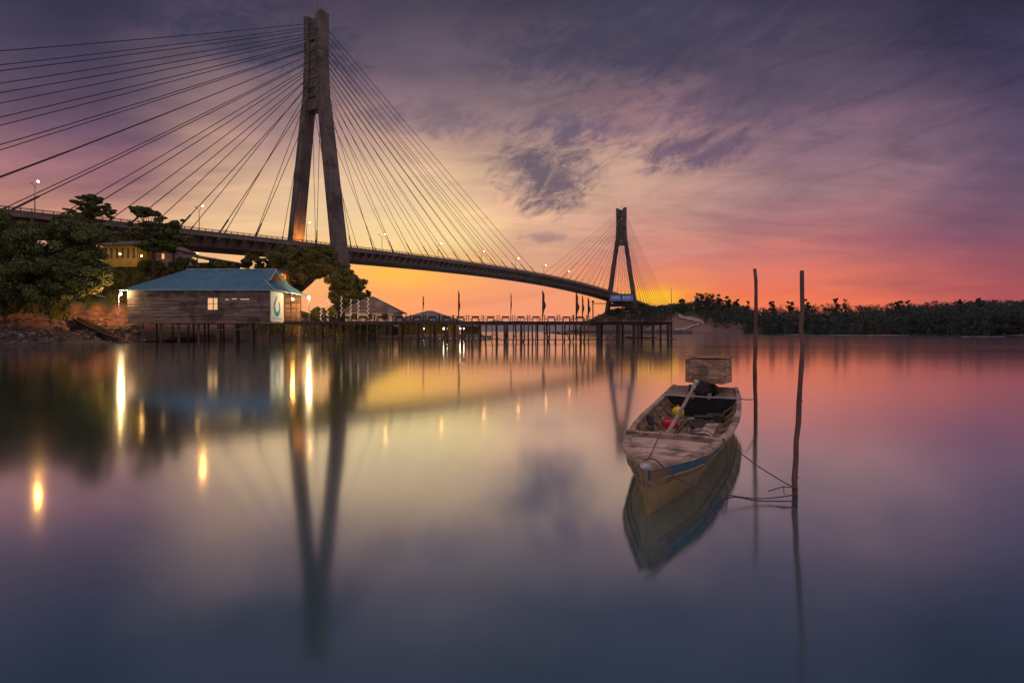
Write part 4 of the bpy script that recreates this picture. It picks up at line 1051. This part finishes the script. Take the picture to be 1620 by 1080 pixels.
# ------------------------------------------------------------------ far forest (one mass) and trees that stand out of it
def skyline(px):
    return np.interp(px, [925, 945, 965, 985, 1010, 1040, 1060, 1085, 1098, 1110, 1140, 1160, 1178, 1200, 1230, 1250, 1275, 1300, 1350, 1385, 1410, 1450, 1500, 1550, 1620, 1800, 2200],
                         [508, 500, 490, 484, 486, 482, 480, 478, 474, 472, 472, 475, 480, 481, 479, 477, 480, 476, 477, 480, 476, 474, 474, 472, 472, 468, 462])
fc = []; fr_ = []
r2 = np.random.default_rng(5)
for i in range(2600):
    px = r2.uniform(925, 2100); s0 = np.interp(px, [900, 930, 1000, 1070, 1100, 1150, 1250, 1400, 1620, 1900, 2400], [500, 478, 445, 405, 385, 350, 300, 262, 222, 196, 160])
    if 1060 < px < 1128: z = s0 + r2.uniform(40, 90)
    elif px < 1062: z = s0 + r2.uniform(18, 70)
    elif px < 1180: z = s0 + r2.uniform(14, 90)
    else: z = s0 + r2.uniform(-2, 60) ** 1.0
    v = gx(px, z); gnd = float(farland(v.x, v.y))
    if gnd < -1.2: continue
    top = HC + (HY - skyline(px) - r2.uniform(-.5, 2.5)) * z / F
    hgt = min(top - gnd, r2.uniform(9, 17))
    if hgt < 2: continue
    rad = r2.uniform(2.0, 3.8)
    for k in range(5):
        u = r2.uniform(.25, .92); fc.append((v.x + r2.normal(0, rad * .45), v.y + r2.normal(0, rad * .4), gnd + hgt * u)); fr_.append((rad * .55, rad * .55, rad * .4))
    if px > 1128 and z < s0 + 16:
        for k in range(3): fc.append((v.x + r2.normal(0, rad * .5), v.y + r2.normal(0, 1), gnd + r2.uniform(.5, 4))); fr_.append((rad * .6, rad * .5, rad * .45))
V = leaves(np.array(fc), np.array(fr_), 420000, .33)
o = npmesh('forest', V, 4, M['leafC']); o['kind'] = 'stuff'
far_trees = [(1105, 463, 20, 'first wide-crowned tree on top of the far bluff'), (1120, 462, 22, 'tallest dark tree on top of the far bluff'), (1136, 464, 18, 'rounded tree at the right end of the bluff-top clump'),
    (1150, 467, 14, 'airy tree just right of the bluff-top clump'), (1165, 471, 12, 'lower airy tree on the shoulder right of the bluff'), (1078, 472, 12, 'rounded tree left of the bluff top, above the dirt track'), (1182, 474, 9, 'spiky small tree left of the nearer mooring stake'),
    (1222, 472, 12, 'round-topped tree standing out between the two tall stakes'), (1250, 470, 14, 'double-crowned tree just left of the right-hand stake'), (1277, 470, 11, 'flat-topped tree just right of the right-hand stake'),
    (1324, 467, 11, 'forked tree sticking out of the far forest skyline'), (1337, 469, 7, 'narrow spire-like tree in the far forest skyline'), (1424, 470, 14, 'broad tree rising from the middle of the far forest at right'), (1438, 469, 8, 'thin tree beside the broad one in the far forest'), (1518, 470, 10, 'pair of low crowns on the right part of the skyline'), (1552, 467, 14, 'highest tree on the right part of the far skyline')]
for px, yt, wpx, lb in far_trees:
    s0 = np.interp(px, [1000, 1070, 1100, 1150, 1250, 1400, 1620], [445, 405, 385, 350, 300, 262, 222]) + (62 if px < 1180 else 26)
    tp = at(px, yt, s0); v = gx(px, s0); gnd = float(farland(v.x, v.y)); rw = wpx / 2 * s0 / F; rh_ = (tp.z - gnd) * .22
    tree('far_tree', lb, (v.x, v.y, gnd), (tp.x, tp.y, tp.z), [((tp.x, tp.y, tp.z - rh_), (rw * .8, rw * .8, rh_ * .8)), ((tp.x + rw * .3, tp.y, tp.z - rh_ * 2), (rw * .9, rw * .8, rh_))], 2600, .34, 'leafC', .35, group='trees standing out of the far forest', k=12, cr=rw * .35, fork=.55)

# pale sand spits seen as thin lines under the forest
for (pa, pb, z) in ((1130, 1200, 292), (1330, 1440, 205), (1240, 1420, 226), (1520, 1590, 160)):
    a, b = gx(pa, z), gx(pb, z); n = 16; vs = []
    for i in range(n + 1):
        u = i / n; wd = 1.0 * math.sin(math.pi * u) ** .6 + .02
        vs += [(a.x + (b.x - a.x) * u, z - wd, .0), (a.x + (b.x - a.x) * u, z, .10 + .04 * math.sin(i)), (a.x + (b.x - a.x) * u, z + wd, .0)]
    o = MB().add(vs, [(3 * i + k, 3 * i + k + 1, 3 * i + 4 + k, 3 * i + 3 + k) for i in range(n) for k in range(2)]).build('sandbar', mat('sand', (0.24, 0.20, 0.21), None, .6, .3)); o['kind'] = 'structure'

# ------------------------------------------------------------------ the boat
O = Vector((1.97, 6.35, 0)); BB = Vector((.418, .909, 0)).normalized(); RR = Vector((BB.y, -BB.x, 0))
def bl(u, r, h): return O + BB * u + RR * r + Vector((0, 0, h))
US = [-1.82, -1.68, -1.43, -1.06, -.62, 0, .8, 1.77, 2.6, 3.5, 4.2, 4.85]
HWs = [.035, .10, .20, .35, .465, .545, .645, .70, .715, .705, .685, .62]
HHs = [.475, .468, .455, .435, .415, .395, .385, .38, .39, .42, .47, .56]
def hwid(u): return float(np.interp(u, US, HWs))
def hgt_(u): return float(np.interp(u, US, HHs))
boat = thing('sampan', 'weathered wooden sampan with pinkish bow deck and worn blue side moored in calm water', 'boat', O, math.atan2(BB.y, BB.x))
us = list(np.linspace(-1.82, 4.85, 48))
def sec(u):
    w_, h_ = hwid(u), hgt_(u); k = min(1.0, max(0.0, (u + 1.82) / 1.4))
    stem = -.02 if u > -1.7 else 0
    return [(w_, h_), (w_ * (.95 + .01 * k), h_ - .08), (w_ * .91, h_ - .135), (w_ * (.76 + .08 * k), h_ - .205), (w_ * (.40 + .25 * k), .02), (w_ * (.18 + .4 * k), -.10), (0.0, -.15)]
def strake(i0, i1, name, m, sides=(1, -1), off=0.0, ua=-9, ub=9):
    for s_ in sides:
        vs = []; uu_ = [u for u in us if ua <= u <= ub]
        for u in uu_:
            S = sec(u)
            uu = u
            for i in range(i0, i1 + 1):
                hh_ = S[i][1]; rake = max(0, -1.0 - u) / .82 * (.475 - hh_) * .22
                vs.append(bl(uu + rake, s_ * (S[i][0] + off), hh_))
        K = i1 - i0 + 1
        mb = MB().add(vs, [(a * K + k, a * K + k + 1, (a + 1) * K + k + 1, (a + 1) * K + k) for a in range(len(uu_) - 1) for k in range(K - 1)])
        o = mb.build(name, m, boat, smooth=False)
        sm = o.modifiers.new('t', 'SOLIDIFY'); sm.thickness = .022; sm.offset = -1 if s_ > 0 else 1
um = us[13]
strake(0, 2, 'upper_strake', M['bblue'], (1,), ub=um)
strake(0, 2, 'upper_strake', M['bside'], (1,), ua=um)
strake(0, 2, 'upper_strake', M['bside'], (-1,))
strake(2, 3, 'lower_strake', M['brust'])
strake(3, 6, 'bottom_planking', M['bhull'])
MB().tube([bl(-1.80, 0, .47), bl(-1.75, 0, .30), bl(-1.70, 0, .1), bl(-1.62, 0, -.14)], [.030, .024, .022, .02], 8).build('stem_post', M['bside'], boat)
# rubbing edge between blue and red planks, and gunwale rails
for s_ in (1, -1):
    def line(i, off, dz=0.0, ua=-1.78):
        out = []
        for u in us:
            if u < ua: continue
            S = sec(u); rake = max(0, -1.0 - u) / .82 * (.475 - S[i][1]) * .22
            out.append(bl(u + rake, s_ * (S[i][0] + off), S[i][1] + dz))
        return out
    MB().tube(line(2, .006), .009, 6).build('rub_rail', M['bside'], boat)
    MB().tube(line(3, .004), .006, 6).build('chine_rail', M['bside'], boat)
    # flat-topped gunwale
    vs = []
    for u in us:
        w_, h_ = hwid(u), hgt_(u)
        j = .003 * math.sin(u * 17) + .002 * math.sin(u * 41)
        inn = max(.004, w_ - .062)
        for r_, dz in ((w_ + .014, -.03), (w_ + .016 + j, .012), (inn, .014 + j), (inn + .002, -.028)): vs.append(bl(u, s_ * r_, h_ + dz))
    n = len(us)
    MB().add(vs, [(a * 4 + k, a * 4 + (k + 1) % 4, a * 4 + 4 + (k + 1) % 4, a * 4 + 4 + k) for a in range(n - 1) for k in range(4)] + [(0, 1, 2, 3), (4 * n - 4, 4 * n - 3, 4 * n - 2, 4 * n - 1)]).build('gunwale', M['brail'], boat)
    # inner stringer
    MB().tube([bl(u, s_ * (hwid(u) * .93 - .045), hgt_(u) - .12) for u in us if .02 < u < 4.7], .016, 5).build('stringer', M['bin'], boat)
    for u in (.35, .95, 1.55, 2.15, 2.75, 3.35, 3.95, 4.45):
        S = [(hwid(u) - .03, hgt_(u) - .02), (hwid(u) * .88 - .035, hgt_(u) - .16), (hwid(u) * .66 - .03, hgt_(u) - .27), (hwid(u) * .6 - .05, .06)]
        MB().tube([bl(u + random.uniform(-.02, .02), s_ * a, b) for a, b in S], .021, 5).build('rib', M['bin'], boat)
# foredeck boards
def board(ua, ub, dz, m, name='foredeck_board'):
    vs = []; n = 8; K = 9
    for i in range(n + 1):
        u = ua + (ub - ua) * i / n
        for k in range(K):
            r_ = (k / (K - 1) * 2 - 1) * max(.003, hwid(u) - .05); vs.append(bl(u, r_, hgt_(u) + dz + .012 * (1 - (k / 4 - 1) ** 2) - .03))
    o = MB().add(vs, [(i * K + k, i * K + k + 1, i * K + K + k + 1, i * K + K + k) for i in range(n) for k in range(K - 1)]).build(name, m, boat)
    sm = o.modifiers.new('t', 'SOLIDIFY'); sm.thickness = .022; sm.offset = 0
board(-.06, -.38, .012, M['bwood']); board(-.405, -.76, .018, M['bwood']); board(-.785, -1.20, .010, M['bwood']); board(-1.225, -1.76, .016, M['bwood'])
for uu in (-.12, -.32, -.46, -.70, -.84, -1.12):
    for s_ in (-1, 1):
        for rr_ in (.9, .45): MB().sphere(bl(uu, s_ * (hwid(uu) - .07) * rr_, hgt_(uu) - .004 + .012 * (1 - rr_ ** 2)), .006, 6, 4).build('nail', M['engine'], boat)
# bow cap, cross beams, seats, floor, transom
mb = MB().sphere((0, 0, 0), 1, 14, 10); mb.v = [bl(-1.80 + a * .05, b * .056, .472 + c * .036 * (1 if c > 0 else .9)) for a, b, c in mb.v]; mb.build('bow_cap', M['palemetal'], boat, smooth=True)
def beam_r(u, name, m, hx=.05, wx=.09, dz=.03, ext=.02, du=0):
    mb = MB(); n = 10; vs = []; w_ = hwid(u) + ext
    for i in range(n + 1):
        r_ = -w_ + 2 * w_ * i / n; j = .004 * math.sin(i * 2.3 + u)
        for a, b in ((-wx / 2, 0), (wx / 2, 0), (wx / 2, hx), (-wx / 2, hx)): vs.append(bl(u + a + j + du * i / n, r_, hgt_(u) + dz - hx / 2 + b + j))
    mb.add(vs, [(i * 4 + k, i * 4 + (k + 1) % 4, i * 4 + 4 + (k + 1) % 4, i * 4 + 4 + k) for i in range(n) for k in range(4)] + [(3, 2, 1, 0), tuple(n * 4 + k for k in range(4))])
    return mb.build(name, m, boat)
beam_r(0.0, 'cross_beam', M['brail'], .055, .095, .022, .02)
beam_r(-.10, 'cross_beam', M['bin'], .03, .05, .0, -.03)
beam_r(3.75, 'stern_bar', M['palemetal'], .022, .05, .035, .0)
vs = []; K = 7
for i in range(30):
    u = .02 + (4.8 - .02) * i / 29
    for k in range(K): vs.append(bl(u, (k / (K - 1) * 2 - 1) * (hwid(u) * .66), .055 + .012 * math.sin(k * 2 + i * .3) + (.05 if k in (0, K - 1) else 0)))
MB().add(vs, [(i * K + k, i * K + k + 1, i * K + K + k + 1, i * K + K + k) for i in range(29) for k in range(K - 1)]).build('floor_boards', M['bin'], boat)
for r_ in (-.3, -.1, .1, .3): MB().beam(bl(.1, r_, .085), bl(3.7, r_ * 1.1, .085), .15, .018).build('floor_boards', M['bin'], boat)
for u0, nm, m in ((4.78, 'transom', 'bin'), (4.0, 'bulkhead', 'black'), (.02, 'bulkhead', 'bin')):  # rear bulkhead coloured black to paint in the interior shade
    w_, h_ = hwid(u0) - .03, hgt_(u0) - .02; vs = [bl(u0, a, b) for a, b in ((-w_, h_), (w_, h_), (w_ * .88, h_ - .17), (w_ * .68, h_ - .29), (w_ * .3, -.1), (-w_ * .3, -.1), (-w_ * .68, h_ - .29), (-w_ * .88, h_ - .17))]
    MB().add(vs, [tuple(range(8))]).build(nm, M[m], boat).modifiers.new('t', 'SOLIDIFY').thickness = .03
# stern plates either side of the engine
for s_ in (1, -1):
    A = [bl(4.0, s_ * .28, .40), bl(4.0, s_ * .66, .43), bl(4.75, s_ * .60, .52), bl(4.75, s_ * .2, .54)]
    mb = MB().add(A, [(0, 1, 2, 3)]); o = mb.build('stern_plate', M['bin'], boat); o.modifiers.new('t', 'SOLIDIFY').thickness = .03
    MB().beam(bl(3.85, s_ * .15, .44), bl(4.8, s_ * .14, .50), .06, .07).build('engine_bearer', M['bin'], boat)
MB().add([bl(4.8, -.63, .56), bl(4.8, -.2, .57), bl(4.8, .2, .57), bl(4.8, .63, .56), bl(4.8, .55, .3), bl(4.8, -.55, .3)], [tuple(range(6))]).build('transom_cap', M['brail'], boat).modifiers.new('t', 'SOLIDIFY').thickness = .04

# engine, its shaft and the wooden cover box
ec = bl(4.35, -.02, .5)
en = thing('long_tail_engine', 'small rusty long-tail boat engine with a long pale shaft laid forward over the sampan', 'engine', ec, math.atan2(BB.y, BB.x))
ax3 = (BB, RR, Vector((0, 0, 1)))
MB().box(bl(4.4, .0, .60), (.36, .34, .24), ax3).build('engine_block', M['engine'], en, bevel=.02)
mb = MB(); mb.tube([bl(4.22, .0, .60), bl(4.12, .0, .60)], .12, 14); mb.tube([bl(4.35, -.16, .56), bl(4.35, -.26, .56)], .075, 10); mb.build('flywheel', M['engine'], en)
mb = MB(); mb.tube([bl(4.3, .18, .66), bl(4.2, .26, .62), bl(4.25, .3, .50)], .035, 8); mb.box(bl(4.45, .22, .55), (.2, .1, .12), ax3); mb.build('exhaust', M['engine'], en)
mb = MB(); mb.box(bl(4.4, 0, .475), (.5, .34, .05), ax3); mb.build('mount', M['engine'], en)
sa, sb = bl(4.15, -.10, .70), bl(.02, -.07, .435)
MB().tube([sa.lerp(sb, .14), sa.lerp(sb, .5) + Vector((0, 0, -.012)), sb], [.026, .025, .023], 10).build('shaft', M['shaft'], en)
MB().tube([sa, sa.lerp(sb, .15)], .034, 10).sphere(sa, .06, 10, 8).sphere(sa.lerp(sb, .15), .042, 10, 8).build('shaft_joint', M['palemetal'], en)
bxc = bl(4.52, .10, .92)
bx = thing('engine_cover_box', 'rough brown plank box covering the engine at the stern of the sampan', 'box', bxc, math.atan2(BB.y, BB.x))
hb, wb2, db = .47, .74, .54
BBo, RRo, ax3o = BB, RR, ax3
_r = Matrix.Rotation(-.24, 3, 'Z'); BB = _r @ BB; RR = _r @ RR; ax3 = (BB, RR, Vector((0, 0, 1)))
for k in range(3):
    h_ = .70 + (k + .5) * hb / 3
    for u_ in (-db / 2, db / 2): MB().box(bxc + BB * u_ + Vector((0, 0, h_ - .92 - .02)) + BB * random.uniform(-.004, .004), (.022, wb2 - .002 * k, hb / 3 - .006), ax3).build('plank', M['box'], bx)
    for r_ in (-wb2 / 2 + .01, wb2 / 2 - .01): MB().box(bxc + RR * r_ + Vector((0, 0, h_ - .92 - .02)), (db - .026, .02, hb / 3 - .006), ax3).build('plank', M['box'], bx)
MB().box(bxc + Vector((0, 0, .265)), (db + .05, wb2 + .04, .022), ax3).box(bxc + Vector((0, 0, .28)) + BB * .1, (.2, wb2 + .06, .02), ax3).build('lid', M['box'], bx)
mb = MB()
for r_ in (-.34, .34): mb.box(bxc + RR * r_ - BB * (db / 2 + .018) + Vector((0, 0, .0)), (.018, .05, hb - .01), ax3)
mb.build('corner_batten', M['box'], bx)
MB().box(bxc - Vector((0, 0, .235)), (db - .06, wb2 - .06, .02), ax3).build('bottom', M['darkwood'], bx)

BB, RR, ax3 = BBo, RRo, ax3o
# things in the boat
c = bl(2.4, -.36, .14)
t = thing('jerrycan', 'small red plastic jerrycan lying on the floor of the sampan', 'jerrycan', c, math.atan2(BB.y, BB.x) + .2)
ja = (Matrix.Rotation(.25, 3, 'Z') @ BB, Matrix.Rotation(.25, 3, 'Z') @ RR, Vector((0, 0, 1)))
MB().box(c, (.18, .25, .14), ja).build('body', M['red'], t, bevel=.03)
MB().tube([c + ja[1] * -.09 + Vector((0, 0, .085)), c + ja[1] * -.05 + Vector((0, 0, .12)), c + ja[1] * .06 + Vector((0, 0, .12)), c + ja[1] * .09 + Vector((0, 0, .085))], .012, 6).build('handle', M['red'], t)
MB().tube([c + ja[1] * -.12 + Vector((0, 0, .08)), c + ja[1] * -.12 + Vector((0, 0, .115))], .022, 10).build('cap', M['whitepaint'], t)
c = bl(3.45, -.36, .19)
t = thing('float_ball', 'round yellow float ball beside the shaft inside the sampan', 'float', c)
MB().sphere(c, .115, 20, 14).build('ball', M['yel'], t, smooth=True); MB().tube([c + Vector((0, 0, .1)), c + Vector((0, 0, .14))], .018, 8).build('eye', M['yel'], t)
o = MB().beam(bl(1.7, .24, .115), bl(2.9, .28, .12), .20, .02).build('floor_plank', M['bwood']); tag(o, 'pale pinkish board lying on the right side of the sampan floor', 'board')
o = MB().tube([bl(2.45, -.08, .12), bl(1.4, .06, .14), bl(.95, .20, .16)], .022, 6).build('stick', M['brail']); tag(o, 'pale crooked stick lying across the middle of the sampan floor', 'stick')
o = MB().tube([bl(1.2, -.50, .12), bl(.5, -.34, .14)], .016, 6).build('stick', M['bin']); tag(o, 'short brown stick at the left side of the sampan floor', 'stick')
t = thing('paddle', 'dark paddle leaning on the left inner side of the sampan', 'paddle', bl(1.2, -.45, .1))
MB().tube([bl(1.9, -.60, .33), bl(.9, -.33, .12)], .016, 6).build('shaft', M['black'], t); MB().beam(bl(1.95, -.61, .34), bl(1.6, -.52, .27), .10, .015).build('blade', M['black'], t)
t = thing('hand_tiller', 'dark metal rod with a fork end on the sampan floor beside the red jerrycan', 'rod', bl(1.9, -.12, .1))
MB().tube([bl(2.6, -.08, .2), bl(1.25, -.18, .12)], .013, 6).build('rod', M['engine'], t); MB().tube([bl(1.3, -.17, .12), bl(1.1, -.27, .11)], .02, 6).build('fork', M['engine'], t)
mb = MB(); pts = []
for i in range(120):
    a = i * .36; rr = .13 + .05 * math.sin(i * .13) ; pts.append(bl(1.35 + math.sin(a) * rr * 1.3, .22 + math.cos(a) * rr, .115 + .018 * (i // 18) + .01 * math.sin(i)))
tag(mb.tube(pts, .008, 5).build('rope_coil', M['rope']), 'loose coil of dark rope on the sampan floor', 'rope')
mb = MB(); pts = []
for i in range(160):
    a = i * .5; pts.append(bl(2.9 + .35 * math.sin(a * .37 + 1), .06 + .22 * math.cos(a * .61), .11 + .02 * math.sin(a)))
tag(mb.tube(pts, .012, 5).build('net_heap', M['rope']), 'tangled heap of dark net and line in the rear of the sampan', 'net')
o = MB().box(bl(3.35, .3, .16), (.22, .3, .14), ax3).build('tool_box', M['engine'], bevel=.02); tag(o, 'dark low metal box under the stern bar of the sampan', 'box')
o = MB().tube([bl(3.2, -.05, .17), bl(3.25, .26, .18)], .035, 10).build('bottle', M['bottle']); tag(o, 'dark greenish bottle lying near the metal box in the sampan', 'bottle')

# stakes
def stake(base, top, r, label, seed):
    rs = random.Random(seed); n = 16; pts = []; rad = []
    for i in range(n + 1):
        u = i / n; p_ = Vector(base).lerp(Vector(top), u) + Vector((rs.uniform(-1, 1) * .009 + .012 * math.sin(u * 7 + seed), rs.uniform(-1, 1) * .01, 0)); pts.append(p_); rad.append(r * (1.1 - .35 * u) * rs.uniform(.88, 1.12))
    t = thing('mooring_stake', label, 'stake', (base[0], base[1], 0)); MB().tube(pts, rad, 9).build('pole', M['stake'], t, smooth=True)
    for q in (5, 9, 12): MB().tube([pts[q], pts[q] + Vector((rs.uniform(-1, 1) * .035, -.02, .03))], [r * .5, r * .2], 5).build('knot', M['stake'], t)
b2 = gx(1258, 5.34); t2 = at(1270, 428, 5.34); stake((b2.x - .02, b2.y, -.8), t2, .026, 'crooked thin wooden stake at the right that the sampan ropes are tied to', 3)
b1 = gx(1197, 10.45); t1 = at(1194, 425, 10.45); stake((b1.x, b1.y, -.9), t1, .040, 'taller straight wooden stake beside the stern of the sampan', 8)
def rope(pts, r, label, m='rope'):
    P = []; pts = [Vector(q) for q in pts]; n = len(pts)
    for i in range(n - 1):
        p0, p1, p2, p3 = pts[max(i - 1, 0)], pts[i], pts[i + 1], pts[min(i + 2, n - 1)]
        for k in range(8):
            t = k / 8; P.append(.5 * ((2 * p1) + (p2 - p0) * t + (2 * p0 - 5 * p1 + 4 * p2 - p3) * t * t + (3 * p1 - p0 - 3 * p2 + p3) * t ** 3))
    P.append(pts[-1]); tag(MB().tube(P, r, 6).build('mooring_rope', M[m]), label, 'rope')
g1 = bl(.0, .56, .43); tie = Vector((b2.x, b2.y - .03, .06))
rope([bl(-.02, .44, .44), g1, g1.lerp(tie, .5) + Vector((0, 0, -.02)), tie + Vector((-.03, 0, .04)), tie + Vector((.02, .05, .05))], .007, 'tight dark rope from the sampan cross beam down to the crooked stake')
rope([bl(-1.8, -.02, .53), bl(-1.72, .07, .52), at(1068, 754, 4.8), at(1105, 771, 5.0), gx(1150, 5.34, .02), gx(1200, 5.24, .012), tie + Vector((-.08, -.03, -.03)), tie], .0065, 'slack rope from the bow cap dipping to the water and on to the crooked stake')
rope([g1 + Vector((0, 0, .01)), bl(-.05, .60, .40), bl(-.08, .62, .2), bl(-.12, .60, .02)], .007, 'short rope end hanging down the right side of the sampan')
rope([bl(.0, -.14, .455), bl(-.6, -.10, .455), bl(-1.3, -.04, .475), bl(-1.78, .0, .525)], .006, 'thin cord running along the bow deck from cross beam to bow cap')
rope([bl(3.75, .70, .47), bl(3.75, .82, .46), Vector((b1.x, b1.y, .33))], .009, 'short rope from the stern corner to the taller stake')
o = MB().tube([tie + Vector((-.30, -.02, .012)), tie + Vector((-.14, 0, .05)), tie + Vector((0, 0, .04))], .006, 6).tube([tie + Vector((-.14, 0, .05)), tie + Vector((-.18, -.1, .0))], .004, 5).build('twig', M['stake']); tag(o, 'small dark twig caught at the foot of the crooked stake', 'twig')
